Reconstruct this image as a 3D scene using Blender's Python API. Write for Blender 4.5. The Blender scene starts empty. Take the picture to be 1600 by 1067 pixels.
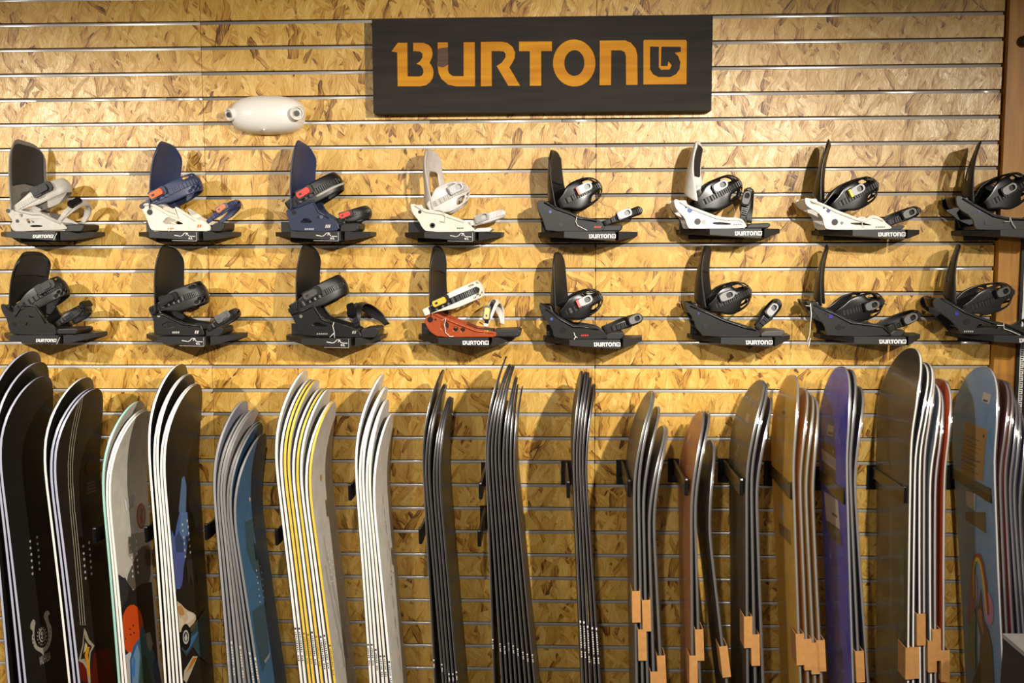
import bpy, bmesh, math, random
import numpy as np
from mathutils import Vector, Matrix
from mathutils.geometry import tessellate_polygon
random.seed(7)
PI = math.pi
scene = bpy.context.scene
COL = scene.collection

# ------------------------------------------------------------------ camera
CAMP = (-0.1537, -3.0048, 2.0268)
YAW, PITCH, ROLL, FPX = -0.0358, -0.0971, -0.0039, 1500.0
_f = Vector((math.sin(YAW)*math.cos(PITCH), math.cos(YAW)*math.cos(PITCH), math.sin(PITCH)))
_r0 = Vector((math.cos(YAW), -math.sin(YAW), 0)); _u0 = _r0.cross(_f)
_r = _r0*math.cos(ROLL)+_u0*math.sin(ROLL); _u = -_r0*math.sin(ROLL)+_u0*math.cos(ROLL)
cd = bpy.data.cameras.new('camera'); cam = bpy.data.objects.new('camera', cd); COL.objects.link(cam)
cd.sensor_width = 36; cd.lens = FPX/1600*36; cd.clip_start = .05; cd.clip_end = 60
cam.matrix_world = Matrix(((_r.x, _u.x, -_f.x, CAMP[0]), (_r.y, _u.y, -_f.y, CAMP[1]), (_r.z, _u.z, -_f.z, CAMP[2]), (0, 0, 0, 1)))
scene.camera = cam

# ------------------------------------------------------------------ light
w = bpy.data.worlds.new('shop_ambient'); scene.world = w; w.use_nodes = True
w.node_tree.nodes['Background'].inputs[0].default_value = (1.0, .87, .72, 1)
w.node_tree.nodes['Background'].inputs[1].default_value = .19
def spot(loc, aim, energy, size, blend=.7, rad=.035, col=(1, .93, .83)):
    l = bpy.data.lights.new('track_spot', 'SPOT'); l.energy = energy; l.spot_size = math.radians(size); l.spot_blend = blend
    l.shadow_soft_size = rad; l.color = col
    o = bpy.data.objects.new('track_spot', l); COL.objects.link(o); o.location = loc
    o.rotation_euler = (Vector(aim)-Vector(loc)).to_track_quat('-Z', 'Y').to_euler()
spot((1.95, -2.5, 2.80), (1.0, 0, 1.55), 180, 58, .9)
spot((.95, -2.5, 2.75), (-.65, 0, 1.2), 450, 84, 1.0)
spot((-.33, -2.6, 2.8), (-.7, 0, 1.1), 120, 78, .9)
spot((-1.08, -2.5, 2.85), (-1.2, 0, 1.35), 55, 62, .9)
spot((-1.35, -2.5, 2.4), (1.3, 0, .95), 150, 44, .8)
spot((-2.75, -2.3, 2.80), (-1.8, 0, 1.4), 310, 66, .9)

scene.view_settings.view_transform = 'Standard'; scene.view_settings.look = 'None'
scene.view_settings.gamma = 1; scene.view_settings.use_curve_mapping = False
scene.view_settings.exposure = -0.2

# ------------------------------------------------------------------ helpers
def ray(px, py):
    return (_f + _r*((px-800)/FPX) - _u*((py-533.5)/FPX))
def at(px, py, Y):
    d = ray(px, py); t = (Y-CAMP[1])/d.y
    return Vector(CAMP)+d*t
def at_plane(px, py, p0, n):
    d = ray(px, py); c = Vector(CAMP)
    return c + d*((p0-c).dot(n)/d.dot(n))
def lin(c):
    c = c/255
    return c/12.92 if c <= .04045 else ((c+.055)/1.055)**2.4
def srgb(r, g, b): return (lin(r), lin(g), lin(b), 1)

MATS = {}
def mat(name, col, rough=.5, metal=0, noise=0, nscale=30, bump=0, stretch=(1, 1, 1), coat=0, spec=.5):
    if name in MATS: return MATS[name]
    m = bpy.data.materials.new(name); m.use_nodes = True; nt = m.node_tree; b = nt.nodes['Principled BSDF']
    c = srgb(*col); b.inputs['Base Color'].default_value = c
    b.inputs['Roughness'].default_value = rough; b.inputs['Metallic'].default_value = metal
    b.inputs['Coat Weight'].default_value = coat; b.inputs['Specular IOR Level'].default_value = spec
    if noise or bump:
        tc = nt.nodes.new('ShaderNodeTexCoord'); mp = nt.nodes.new('ShaderNodeMapping'); mp.inputs['Scale'].default_value = stretch
        nz = nt.nodes.new('ShaderNodeTexNoise'); nz.inputs['Scale'].default_value = nscale; nz.inputs['Detail'].default_value = 4
        nt.links.new(tc.outputs['Object'], mp.inputs[0]); nt.links.new(mp.outputs[0], nz.inputs['Vector'])
        if noise:
            r = nt.nodes.new('ShaderNodeValToRGB'); e = r.color_ramp.elements
            e[0].position = .3; e[1].position = .7
            e[0].color = tuple(max(0, v*(1-noise)) for v in c[:3])+(1,); e[1].color = tuple(min(1, v*(1+noise)) for v in c[:3])+(1,)
            nt.links.new(nz.outputs['Fac'], r.inputs[0]); nt.links.new(r.outputs[0], b.inputs['Base Color'])
        if bump:
            bp = nt.nodes.new('ShaderNodeBump'); bp.inputs['Strength'].default_value = bump; bp.inputs['Distance'].default_value = .002
            nt.links.new(nz.outputs['Fac'], bp.inputs['Height']); nt.links.new(bp.outputs[0], b.inputs['Normal'])
    MATS[name] = m
    return m

def osb_material():
    m = bpy.data.materials.new('oriented_strand_board'); m.use_nodes = True; nt = m.node_tree; N = nt.nodes.new; L = nt.links.new
    b = nt.nodes['Principled BSDF']
    geo = N('ShaderNodeNewGeometry')
    wn = N('ShaderNodeTexNoise'); wn.inputs['Scale'].default_value = 9; wn.inputs['Detail'].default_value = 3
    L(geo.outputs['Position'], wn.inputs['Vector'])
    off = N('ShaderNodeVectorMath'); off.operation = 'MULTIPLY_ADD'
    off.inputs[1].default_value = (.05, 0, .05)
    L(wn.outputs['Color'], off.inputs[0]); L(geo.outputs['Position'], off.inputs[2])
    def math_(op, a, bb, cc=None):
        n = N('ShaderNodeMath'); n.operation = op
        for i, v in enumerate((a, bb, cc)):
            if v is None: continue
            if isinstance(v, (int, float)): n.inputs[i].default_value = v
            else: L(v, n.inputs[i])
        return n.outputs[0]
    best_p = best_t = None; bump_h = None
    for k, (ang, sl, sw) in enumerate(((80, 10, 40), (57, 11, 60), (112, 11, 52), (142, 12, 75))):
        rot = N('ShaderNodeVectorRotate'); rot.rotation_type = 'Y_AXIS'; rot.inputs['Angle'].default_value = math.radians(ang)
        L(off.outputs[0], rot.inputs['Vector'])
        mp = N('ShaderNodeMapping'); mp.inputs['Scale'].default_value = (sl, sw, 1); mp.inputs['Location'].default_value = (k*3.7, k*5.1, 0)
        sx = N('ShaderNodeSeparateXYZ'); L(rot.outputs[0], sx.inputs[0])
        cx = N('ShaderNodeCombineXYZ'); L(sx.outputs[0], cx.inputs[0]); L(sx.outputs[2], cx.inputs[1])
        L(cx.outputs[0], mp.inputs[0])
        v = N('ShaderNodeTexVoronoi'); v.voronoi_dimensions = '2D'; v.inputs['Scale'].default_value = 1
        L(mp.outputs[0], v.inputs['Vector'])
        sp = N('ShaderNodeSeparateColor'); L(v.outputs['Color'], sp.inputs[0])
        mg = N('ShaderNodeMapping'); mg.inputs['Scale'].default_value = (24, 330, 1); L(cx.outputs[0], mg.inputs[0])
        g = N('ShaderNodeTexNoise'); g.noise_dimensions = '2D'; g.inputs['Scale'].default_value = 1; g.inputs['Detail'].default_value = 3; L(mg.outputs[0], g.inputs['Vector'])
        tone = math_('MULTIPLY_ADD', g.outputs['Fac'], .85, math_('MULTIPLY_ADD', math_('POWER', sp.outputs[1], .5), .58, -.30))
        tone = math_('SUBTRACT', tone, math_('MULTIPLY', math_('MAXIMUM', math_('SUBTRACT', v.outputs['Distance'], .42), 0), .5))
        if k == 0: bump_h = tone
        pr = math_('ADD', sp.outputs[0], -.05*k)
        if best_p is None: best_p, best_t = pr, tone
        else:
            gt = math_('GREATER_THAN', pr, best_p)
            mx = N('ShaderNodeMix'); L(gt, mx.inputs[0]); L(best_t, mx.inputs[2]); L(tone, mx.inputs[3])
            best_t = mx.outputs[0]; best_p = math_('MAXIMUM', pr, best_p)
    big = N('ShaderNodeTexNoise'); big.inputs['Scale'].default_value = 5; big.inputs['Detail'].default_value = 2
    L(geo.outputs['Position'], big.inputs['Vector'])
    t2 = math_('ADD', best_t, math_('MULTIPLY_ADD', big.outputs['Fac'], .3, -.15))
    r = N('ShaderNodeValToRGB'); e = r.color_ramp.elements
    e[0].position = .0; e[0].color = srgb(88, 50, 14); e[1].position = 1; e[1].color = srgb(240, 216, 158)
    for p, c in ((.12, (138, 92, 30)), (.25, (182, 134, 54)), (.45, (204, 158, 72)), (.65, (216, 175, 92)), (.82, (228, 192, 114))):
        x = e.new(p); x.color = srgb(*c)
    L(t2, r.inputs[0]); L(r.outputs[0], b.inputs['Base Color'])
    bp = N('ShaderNodeBump'); bp.inputs['Strength'].default_value = .5; bp.inputs['Distance'].default_value = .0016
    L(bump_h, bp.inputs['Height']); L(bp.outputs[0], b.inputs['Normal'])
    L(math_('MULTIPLY_ADD', best_t, -.22, .44), b.inputs['Roughness'])
    return m

def wood_material(name, c0, c1, axis=2, scale=22, rough=.45, knots=False):
    m = bpy.data.materials.new(name); m.use_nodes = True; nt = m.node_tree; N = nt.nodes.new; L = nt.links.new
    b = nt.nodes['Principled BSDF']
    tc = N('ShaderNodeTexCoord'); mp = N('ShaderNodeMapping'); s = [scale]*3; s[axis] = scale*.08; mp.inputs['Scale'].default_value = s
    L(tc.outputs['Object'], mp.inputs[0])
    n = N('ShaderNodeTexNoise'); n.inputs['Scale'].default_value = 3; n.inputs['Detail'].default_value = 6; n.inputs['Distortion'].default_value = .6
    L(mp.outputs[0], n.inputs['Vector'])
    r = N('ShaderNodeValToRGB'); r.color_ramp.elements[0].position = .3; r.color_ramp.elements[1].position = .72
    r.color_ramp.elements[0].color = srgb(*c0); r.color_ramp.elements[1].color = srgb(*c1)
    L(n.outputs['Fac'], r.inputs[0]); out = r.outputs[0]
    if knots:
        v = N('ShaderNodeTexVoronoi'); v.inputs['Scale'].default_value = 6; L(tc.outputs['Object'], v.inputs['Vector'])
        k = N('ShaderNodeMapRange'); k.inputs[1].default_value = .05; k.inputs[2].default_value = .12; L(v.outputs['Distance'], k.inputs[0])
        mx = N('ShaderNodeMix'); mx.data_type = 'RGBA'; L(k.outputs[0], mx.inputs[0]); mx.inputs[6].default_value = srgb(70, 32, 8); L(out, mx.inputs[7]); out = mx.outputs[2]
    L(out, b.inputs['Base Color']); b.inputs['Roughness'].default_value = rough
    bp = N('ShaderNodeBump'); bp.inputs['Strength'].default_value = .25; bp.inputs['Distance'].default_value = .001
    L(n.outputs['Fac'], bp.inputs['Height']); L(bp.outputs[0], b.inputs['Normal'])
    return m

def wrap_material():
    m = bpy.data.materials.new('clear_plastic_wrap'); m.use_nodes = True; nt = m.node_tree; N = nt.nodes.new; L = nt.links.new
    nt.nodes.remove(nt.nodes['Principled BSDF']); out = nt.nodes['Material Output']
    t = N('ShaderNodeBsdfTransparent'); t.inputs[0].default_value = (.975, .97, .96, 1)
    g = N('ShaderNodeBsdfGlossy'); g.inputs['Roughness'].default_value = .16; g.inputs[0].default_value = (1, 1, 1, 1)
    d = N('ShaderNodeBsdfDiffuse'); d.inputs[0].default_value = (.75, .72, .68, 1)
    n = N('ShaderNodeTexNoise'); n.inputs['Scale'].default_value = 18; n.inputs['Detail'].default_value = 3
    tc = N('ShaderNodeTexCoord'); L(tc.outputs['Object'], n.inputs['Vector'])
    bp = N('ShaderNodeBump'); bp.inputs['Strength'].default_value = .6; bp.inputs['Distance'].default_value = .006
    L(n.outputs['Fac'], bp.inputs['Height']); L(bp.outputs[0], g.inputs['Normal'])
    lw = N('ShaderNodeLayerWeight'); lw.inputs['Blend'].default_value = .25; L(bp.outputs[0], lw.inputs['Normal'])
    mr = N('ShaderNodeMapRange'); mr.inputs[3].default_value = .03; mr.inputs[4].default_value = .34; L(lw.outputs['Fresnel'], mr.inputs[0])
    m0 = N('ShaderNodeMixShader'); m0.inputs[0].default_value = .035; L(t.outputs[0], m0.inputs[1]); L(d.outputs[0], m0.inputs[2])
    m1 = N('ShaderNodeMixShader'); L(mr.outputs[0], m1.inputs[0]); L(m0.outputs[0], m1.inputs[1]); L(g.outputs[0], m1.inputs[2])
    L(m1.outputs[0], out.inputs[0])
    return m

class MB:
    def __init__(s): s.v = []; s.f = []; s.m = []
    def add(s, vs, fs, mi=0):
        o = len(s.v); s.v += [tuple(x) for x in vs]; s.f += [tuple(i+o for i in f) for f in fs]; s.m += [mi]*len(fs)
    def box(s, x0, x1, y0, y1, z0, z1, mi=0):
        s.add([(x0, y0, z0), (x1, y0, z0), (x1, y1, z0), (x0, y1, z0), (x0, y0, z1), (x1, y0, z1), (x1, y1, z1), (x0, y1, z1)],
              [(0, 3, 2, 1), (4, 5, 6, 7), (0, 1, 5, 4), (1, 2, 6, 5), (2, 3, 7, 6), (3, 0, 4, 7)], mi)
    def obox(s, c, e1, e2, e3, a, b, h, ch=0, mi=0):
        """box with half sizes a,b,h along unit axes; ch chamfers the e1-e2 corners"""
        if ch:
            pl = [(-a+ch, -b), (a-ch, -b), (a, -b+ch), (a, b-ch), (a-ch, b), (-a+ch, b), (-a, b-ch), (-a, -b+ch)]
        else: pl = [(-a, -b), (a, -b), (a, b), (-a, b)]
        n = len(pl); c = Vector(c)
        vs = [c+e1*p+e2*q-e3*h for p, q in pl]+[c+e1*p*.94+e2*q*.94+e3*h for p, q in pl]
        s.add(vs, [tuple(range(n))[::-1], tuple(range(n, 2*n))]+[(i, (i+1) % n, n+(i+1) % n, n+i) for i in range(n)], mi)
    def plate(s, loops, fn, t0, t1, mi=0):
        """2-D loops (outer, holes...) -> solid; fn(u,v,t) gives the 3-D point"""
        polys = [[Vector((p[0], p[1], 0)) for p in lp] for lp in loops]
        flat = [p for lp in loops for p in lp]; n = len(flat)
        tris = tessellate_polygon(polys)
        vs = [fn(p[0], p[1], t0) for p in flat]+[fn(p[0], p[1], t1) for p in flat]
        fs = [tuple(t) for t in tris]+[tuple(i+n for i in t[::-1]) for t in tris]
        o = 0
        for lp in loops:
            k = len(lp)
            fs += [(o+i, o+(i+1) % k, n+o+(i+1) % k, n+o+i) for i in range(k)]; o += k
        s.add(vs, fs, mi)
    def flat(s, loops, fn, mi=0):
        polys = [[Vector((p[0], p[1], 0)) for p in lp] for lp in loops]
        flat = [p for lp in loops for p in lp]
        s.add([fn(p[0], p[1]) for p in flat], [tuple(t) for t in tessellate_polygon(polys)], mi)
    def tube(s, pts, r, n=6, mi=0, closed=False):
        pts = [Vector(p) for p in pts]; k = len(pts); vs = []; up = Vector((.13, .9, .4)).normalized()
        for i, p in enumerate(pts):
            a = pts[(i-1) % k] if closed or i > 0 else p; b = pts[(i+1) % k] if closed or i < k-1 else p
            t = (b-a).normalized(); x = t.cross(up); x = x.normalized() if x.length > 1e-5 else Vector((1, 0, 0)); y = t.cross(x)
            rr = r[i] if isinstance(r, (list, tuple)) else r
            vs += [p+x*rr*math.cos(2*PI*j/n)+y*rr*math.sin(2*PI*j/n) for j in range(n)]
        fs = []
        for i in range(k if closed else k-1):
            for j in range(n):
                i2 = (i+1) % k
                fs.append((i*n+j, i*n+(j+1) % n, i2*n+(j+1) % n, i2*n+j))
        if not closed: fs += [tuple(range(n))[::-1], tuple((k-1)*n+j for j in range(n))]
        s.add(vs, fs, mi)
    def grid(s, P, skip=(), mi=0):
        a, b = len(P), len(P[0]); vs = [q for row in P for q in row]
        s.add(vs, [(i*b+j, i*b+j+1, (i+1)*b+j+1, (i+1)*b+j) for i in range(a-1) for j in range(b-1) if (i, j) not in skip], mi)
    def disc(s, c, e1, e2, r, n=20, e3=None, h=0, mi=0):
        c = Vector(c); ring = [c+e1*r*math.cos(2*PI*i/n)+e2*r*math.sin(2*PI*i/n) for i in range(n)]
        if h:
            s.add(ring+[p+e3*h for p in ring], [tuple(range(n))[::-1], tuple(range(n, 2*n))]+[(i, (i+1) % n, n+(i+1) % n, n+i) for i in range(n)], mi)
        else: s.add(ring, [tuple(range(n))], mi)
    def build(s, name, mats, parent=None, smooth=False, origin=None, fix=True):
        me = bpy.data.meshes.new(name)
        vs = s.v if origin is None else [(a-origin[0], b-origin[1], c-origin[2]) for a, b, c in s.v]
        me.from_pydata(vs, [], s.f)
        if not isinstance(mats, (list, tuple)): mats = [mats]
        for m in mats: me.materials.append(m)
        if any(s.m): me.polygons.foreach_set('material_index', s.m)
        if fix:
            bm = bmesh.new(); bm.from_mesh(me); bmesh.ops.remove_doubles(bm, verts=bm.verts, dist=1e-6)
            bmesh.ops.recalc_face_normals(bm, faces=bm.faces); bm.to_mesh(me); bm.free()
        if smooth:
            me.polygons.foreach_set('use_smooth', [True]*len(me.polygons))
            if smooth != 'all':
                me.update(); me.set_sharp_from_angle(angle=math.radians(38))
        me.update()
        o = bpy.data.objects.new(name, me); COL.objects.link(o)
        if parent is not None: o.parent = parent
        elif origin is not None: o.location = origin
        return o

def tag(o, label=None, cat=None, group=None, kind=None):
    if label: o['label'] = label
    if cat: o['category'] = cat
    if group: o['group'] = group
    if kind: o['kind'] = kind
    return o
def empty(name, loc):
    o = bpy.data.objects.new(name, None); COL.objects.link(o); o.location = loc; o.empty_display_size = .05
    return o
def solid(o, t, sub=1, off=0):
    m = o.modifiers.new('solidify', 'SOLIDIFY'); m.thickness = t; m.offset = off
    if sub: s = o.modifiers.new('subsurf', 'SUBSURF'); s.levels = sub; s.render_levels = sub
    o.data.polygons.foreach_set('use_smooth', [True]*len(o.data.polygons))
    return o
def smoothloop(pts, it=2):
    for _ in range(it):
        q = []
        for i in range(len(pts)):
            a, b = pts[i], pts[(i+1) % len(pts)]
            q += [(a[0]*.78+b[0]*.22, a[1]*.78+b[1]*.22), (a[0]*.22+b[0]*.78, a[1]*.22+b[1]*.78)]
        pts = q
    return pts
def circ(x, y, rx, ry=None, n=18):
    ry = ry or rx
    return [(x+rx*math.cos(2*PI*i/n), y+ry*math.sin(2*PI*i/n)) for i in range(n)]

# ------------------------------------------------------------------ materials
OSB = osb_material()
ALU = mat('satin_aluminium', (220, 217, 212), .27, .45)
DARKGAP = mat('dark_backing', (30, 22, 14), .9)
BLK = mat('black_plastic', (16, 15, 14), .42, 0, .15, 60)
BLK2 = mat('matte_black_nylon', (20, 19, 18), .6, 0, .2, 90, bump=.1)
GLOSSBLK = mat('gloss_black_plastic', (18, 18, 19), .22)
PRINT = mat('white_print', (232, 230, 224), .6)
SILVER = mat('cast_silver_metal', (118, 117, 116), .42, .7)
STEEL = mat('steel_edge', (205, 205, 205), .28, .85)
CARD = mat('kraft_cardboard', (172, 122, 66), .85, 0, .1, 60)
WRAP = wrap_material()
STRING = mat('white_string', (232, 226, 214), .8)

# ------------------------------------------------------------------ setting
S = .0762; ZR = 2.72
def zrow(i): return ZR-S*i
PX = 1.2192
back = MB(); back.box(-3*PX, 2.6, .021, .06, 0, 3.25)
wall = tag(back.build('wall_back', DARKGAP), 'strand board slat wall behind the snowboards', None, kind='structure')
R0, R1 = -6, 34
slat_me = {}
for p in range(-3, 1):
    for i in range(R0, R1):
        b = MB(); x0 = p*PX+.0008; x1 = (p+1)*PX-.0008
        b.box(x0, x1, 0, .018, zrow(i+1)+.0072, zrow(i)-.0052)
        b.build('slat', OSB, wall)
prof = [(.016, .0040), (.0010, .0037), (-.0004, .0030), (-.0008, .0016), (-.0009, -.0010), (-.0008, -.0036), (-.0004, -.0048), (.0010, -.0054), (.016, -.0055)]
joints = {(-2, 3): [at(57, 156, 0).x, at(260, 155, 0).x, at(309, 155, 0).x], (0, 3): [at(1305, 143, 0).x, at(1521, 140, 0).x], (-1, 4): [at(672, 190, 0).x, at(878, 187, 0).x],
          (0, 13): [at(1501, 536, 0).x], (0, 10): [at(1453, 421, 0).x]}
for p in range(-3, 1):
    for i in range(R0, R1+1):
        xs = [p*PX+.001]+joints.get((p, i), [])+[(p+1)*PX-.001-(.004 if p == 0 else 0)]
        for a, c in zip(xs, xs[1:]):
            b = MB(); n = len(prof); a += .001; c -= .001
            dz = random.uniform(-.0004, .0004)
            b.add([(a, y, zrow(i)+z+dz) for y, z in prof]+[(c, y, zrow(i)+z-dz) for y, z in prof], [(k, k+1, n+k+1, n+k) for k in range(n-1)]+[tuple(range(n)), tuple(range(n, 2*n))[::-1]])
            b.build('channel_strip', ALU, wall, smooth='all')
fl = MB(); fl.box(-3.7, 3, -5, .06, -.05, 0)
tag(fl.build('floor', wood_material('worn_floor_boards', (70, 52, 36), (110, 84, 58), 0, 12)), 'worn brown wooden shop floor', None, kind='structure')
cl = MB(); cl.box(-3.7, 3, -2.2, .06, 3.25, 3.3)
tag(cl.build('ceiling', mat('dark_ceiling', (90, 80, 68), .9, 0, .1, 5)), 'dark shop ceiling', None, kind='structure')
# post at the right end of the slat wall
POST = wood_material('amber_stained_post', (150, 98, 28), (198, 138, 44), 2, 16, .5)
b = MB(); b.box(PX+.004, PX+.085, -.02, .02, 0, 3.25)
tag(b.build('trim_1', POST), 'amber stained wooden post at the end of the wall', None, kind='structure')
b = MB(); b.box(PX+.087, PX+.125, -.012, .02, 0, 3.25)
tag(b.build('trim_2', mat('dark_brown_board', (52, 36, 20), .6, 0, .2, 20, stretch=(3, 3, .3))), 'dark brown board beside the amber post', None, kind='structure')
b = MB(); b.box(PX+.135, 2.6, .0, .02, 0, 3.25)
tag(b.build('wall_right', mat('tan_wall', (150, 112, 62), .7, 0, .15, 10)), 'tan wall beyond the wooden post', None, kind='structure')
kn = at(1599, 65, -.02); b = MB()
b.tube([(kn.x, kn.y+.0, kn.z), (kn.x, kn.y-.012, kn.z), (kn.x, kn.y-.022, kn.z), (kn.x, kn.y-.028, kn.z)], [.011, .017, .015, .004], 14)
tag(b.build('round_knob', BLK, smooth=True), 'small black knob high on the wooden post', 'knob')
# upright with printed strip
a0 = at(1596, 545, -.03); a1 = at(1591, 670, -.03)
e = empty('shelf_upright', (a0.x+.012, -.03, .2))
b = MB(); b.box(a0.x-.012, a0.x+.03, -.03, 0.0, .2, 2.1); b.build('post', BLK, e, origin=(a0.x+.012, -.03, .2))
b = MB(); b.box(a0.x-.004, a0.x+.008, -.0325, -.0302, a1.z, 2.04); st = b.build('price_strip', PRINT, e, origin=(a0.x+.012, -.03, .2))
b = MB()
for k in range(40):
    z = a1.z+.01+k*.0068
    b.box(a0.x-.002, a0.x+.004+.002*(k % 3), -.0332, -.0326, z, z+.003)
tag(b.build('printed_text', BLK, st, origin=(a0.x+.012, -.03, .2)), kind='stuff')
tag(e, 'black upright with white printed strip right of the wooden post', 'upright')

# plinth for the boards
b = MB(); b.box(-2.6, 2.2, -.42, -.005, 0, .10)
tag(b.build('board_plinth', mat('dark_plinth', (40, 32, 26), .7, 0, .15, 12)), 'low dark plinth the snowboards stand on', 'plinth')

# ------------------------------------------------------------------ lettering outlines
def Z(pts, ox): return [(600+(x+ox)/6.4, 50+y/6.4) for x, y in pts]
L_B = [(70,193),(138,105),(238,105),(240,440),(350,442),(378,432),(393,405),(390,370),(368,335),(320,315),(360,290),(383,250),(383,215),(360,195),(290,190),(290,105),(400,105),(450,125),(480,160),(490,210),(483,255),(460,305),(490,350),(500,400),(492,455),(465,500),(420,532),(360,543),(135,543),(130,205)]
L_U = [(535,100),(643,100),(645,380),(655,410),(690,437),(795,438),(795,98),(912,98),(915,543),(720,543),(640,525),(575,470),(545,410),(535,340)]
L_R = [(967,95),(1180,92),(1240,105),(1290,145),(1315,200),(1310,260),(1285,310),(1258,350),(1368,538),(1243,538),(1125,338),(1180,300),(1215,250),(1215,215),(1195,195),(1150,190),(1080,190),(1083,540),(967,543)]
L_T = [(1350,92),(1684,90),(1684,190),(1576,190),(1577,538),(1458,538),(1458,192),(1350,192)]
L_O = circ(368+1536, 308, 215, 237, 40); L_Oi = circ(370+1536, 308, 98, 127, 32)
L_N = [(x+1536, y) for x, y in [(622,83),(880,80),(940,105),(985,160),(1003,225),(1005,528),(885,528),(883,240),(870,200),(835,183),(742,183),(740,530),(620,532)]]
L_E = [(x+1536, y) for x, y in [(1070,75),(1486,75),(1498,90),(1495,522),(1058,525),(1058,90)]]
L_Ei = [(x+1536, y) for x, y in [(1130,145),(1213,147),(1213,350),(1232,377),(1325,375),(1347,330),(1310,285),(1300,337),(1238,337),(1243,147),(1432,148),(1432,198),(1368,205),(1405,240),(1428,300),(1420,370),(1385,420),(1330,447),(1215,447),(1160,420),(1130,370)]]
GLYPHS = [[L_B], [L_U], [L_R], [L_T], [L_O, L_Oi], [L_N], [L_E, L_Ei]]
# normalised logo: x 0..len, height 1
LH = 455.0
LOGO = [[[((x-70)/LH, (545-y-(x-70)*.0085)/LH) for x, y in lp] for lp in g] for g in GLYPHS]
LOGO_W = (3034-70)/LH

# ------------------------------------------------------------------ sign
SY = -.05
c00, c10, c01, c11 = at(582, 30, SY), at(1114, 22.5, SY), at(582.5, 176, SY), at(1111.5, 173.5, SY)
sx0, sx1 = (c00.x+c01.x)/2, (c10.x+c11.x)/2; sz1, sz0 = (c00.z+c10.z)/2, (c01.z+c11.z)/2
SO = ((sx0+sx1)/2, SY, sz0)
sign = empty('wooden_sign', SO)
SIGNBLK = wood_material('charcoal_stained_wood', (24, 19, 15), (44, 36, 28), 0, 14, .8)
AMBER = wood_material('carved_amber_wood', (184, 116, 8), (212, 148, 20), 0, 14, .8)
def g3(lp): return [((q := at(600+x/6.4, 50+y/6.4, SY)).x, q.z) for x, y in lp]
gl = [[g3(lp) for lp in g] for g in GLYPHS]
b = MB()
rect = [(sx0, sz0), (sx1, sz0), (sx1, sz1), (sx0, sz1)]
fs = lambda u, v, t: (u, t, v)
b.plate([rect]+[g[0] for g in gl], fs, SY, SY+.006)
for g in gl:
    for isl in g[1:]: b.plate([isl], fs, SY, SY+.006)
b.build('carved_face', SIGNBLK, sign, origin=SO)
b = MB(); b.box(sx0, sx1, SY+.0062, -.004, sz0, sz1); b.build('backing_board', SIGNBLK, sign, origin=SO)
for k, g in enumerate(gl):
    b = MB(); b.plate(g, fs, SY+.0035, SY+.0061)
    o = b.build('letter' if k < 6 else 'emblem', AMBER, sign, origin=SO)
    if k == 6: tag(o, 'square amber emblem with curled arrow')
    if k == 1:
        kc = at(600+590/6.4, 50+250/6.4, SY)
        m = MB(); m.plate([[(kc.x-.0162, kc.z+.024), (kc.x-.008, kc.z+.027), (kc.x+.0165, kc.z+.029), (kc.x+.0165, kc.z-.022), (kc.x, kc.z-.03), (kc.x-.0162, kc.z-.027)]], fs, SY+.0031, SY+.0037)
        m.build('wood_knot', wood_material('knot_wood', (58, 28, 6), (92, 50, 12), 0, 30), o, origin=SO)
tag(sign, 'charcoal wooden sign with carved amber BURTON lettering and square arrow emblem', 'sign')

# ------------------------------------------------------------------ emergency light
EC = at(421, 181, 0.0); EO = (EC.x, 0, EC.z)
em = empty('emergency_light', EO)
IV = mat('ivory_plastic', (238, 233, 224), .35)
b = MB(); P = []
for i in range(25):
    th = PI*i/24; row = []
    for j in range(13):
        ph = PI*j/12-PI/2
        cx = -math.cos(th); st_ = math.sin(th)
        sg = lambda v, e: math.copysign(abs(v)**e, v)
        row.append((EC.x+.112*sg(cx, .9), -.078*sg(max(st_, 0), .55)*max(math.cos(ph), 0)**.7, EC.z+.059*sg(max(st_, 0), .55)*sg(math.sin(ph), .85)))
    P.append(row)
b.grid(P); b.build('housing', IV, em, smooth='all', origin=EO)
def lamp_head(px, py, y0, dirv, r):
    c = at(px, py, y0); d = Vector(dirv).normalized(); e1 = d.cross(Vector((0, 0, 1))).normalized(); e2 = d.cross(e1)
    b = MB(); n = 22; rings = [(-.03, .8), (-.012, 1), (.008, 1.02), (.011, .97), (.011, .86), (.003, .78)]
    P = [[c+d*h+(e1*math.cos(2*PI*k/n)+e2*math.sin(2*PI*k/n))*r*q for k in range(n+1)] for h, q in rings]
    b.grid(P); o = b.build('lamp_head', IV, em, smooth=True, origin=EO)
    b = MB(); P = [[c+d*h+(e1*math.cos(2*PI*k/n)+e2*math.sin(2*PI*k/n))*r*q for k in range(n+1)] for h, q in ((.003, .8), (.006, .5), (.0075, .2), (.008, .01))]
    b.grid(P); b.build('lens', mat('frosted_lens', (214, 210, 200), .12, 0, .3, 200, bump=.6), o, smooth='all', origin=EO)
    b = MB(); b.disc(c+d*.0085, e1, e2, r*.4, 12, d, .003)
    for q in range(3):
        b.obox(c+d*.011+e1*(q-1)*r*.28, e1, e2, d, r*.09, r*.3, .002)
    b.build('reflector', SILVER, o, origin=EO)
lamp_head(361.5, 178.5, -.05, (-.55, -.8, -.25), .0185)
lamp_head(464.5, 176.5, -.072, (.1, -.95, -.2), .0205)
q = at(413, 203, -.06); b = MB(); b.tube([q, q+Vector((0, -.006, 0)), q+Vector((0, -.008, 0))], [.003, .003, .001], 10)
b.build('test_button', IV, em, smooth=True, origin=EO)
tag(em, 'ivory oval emergency light with two lamp heads on the wall', 'emergency light')
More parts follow.
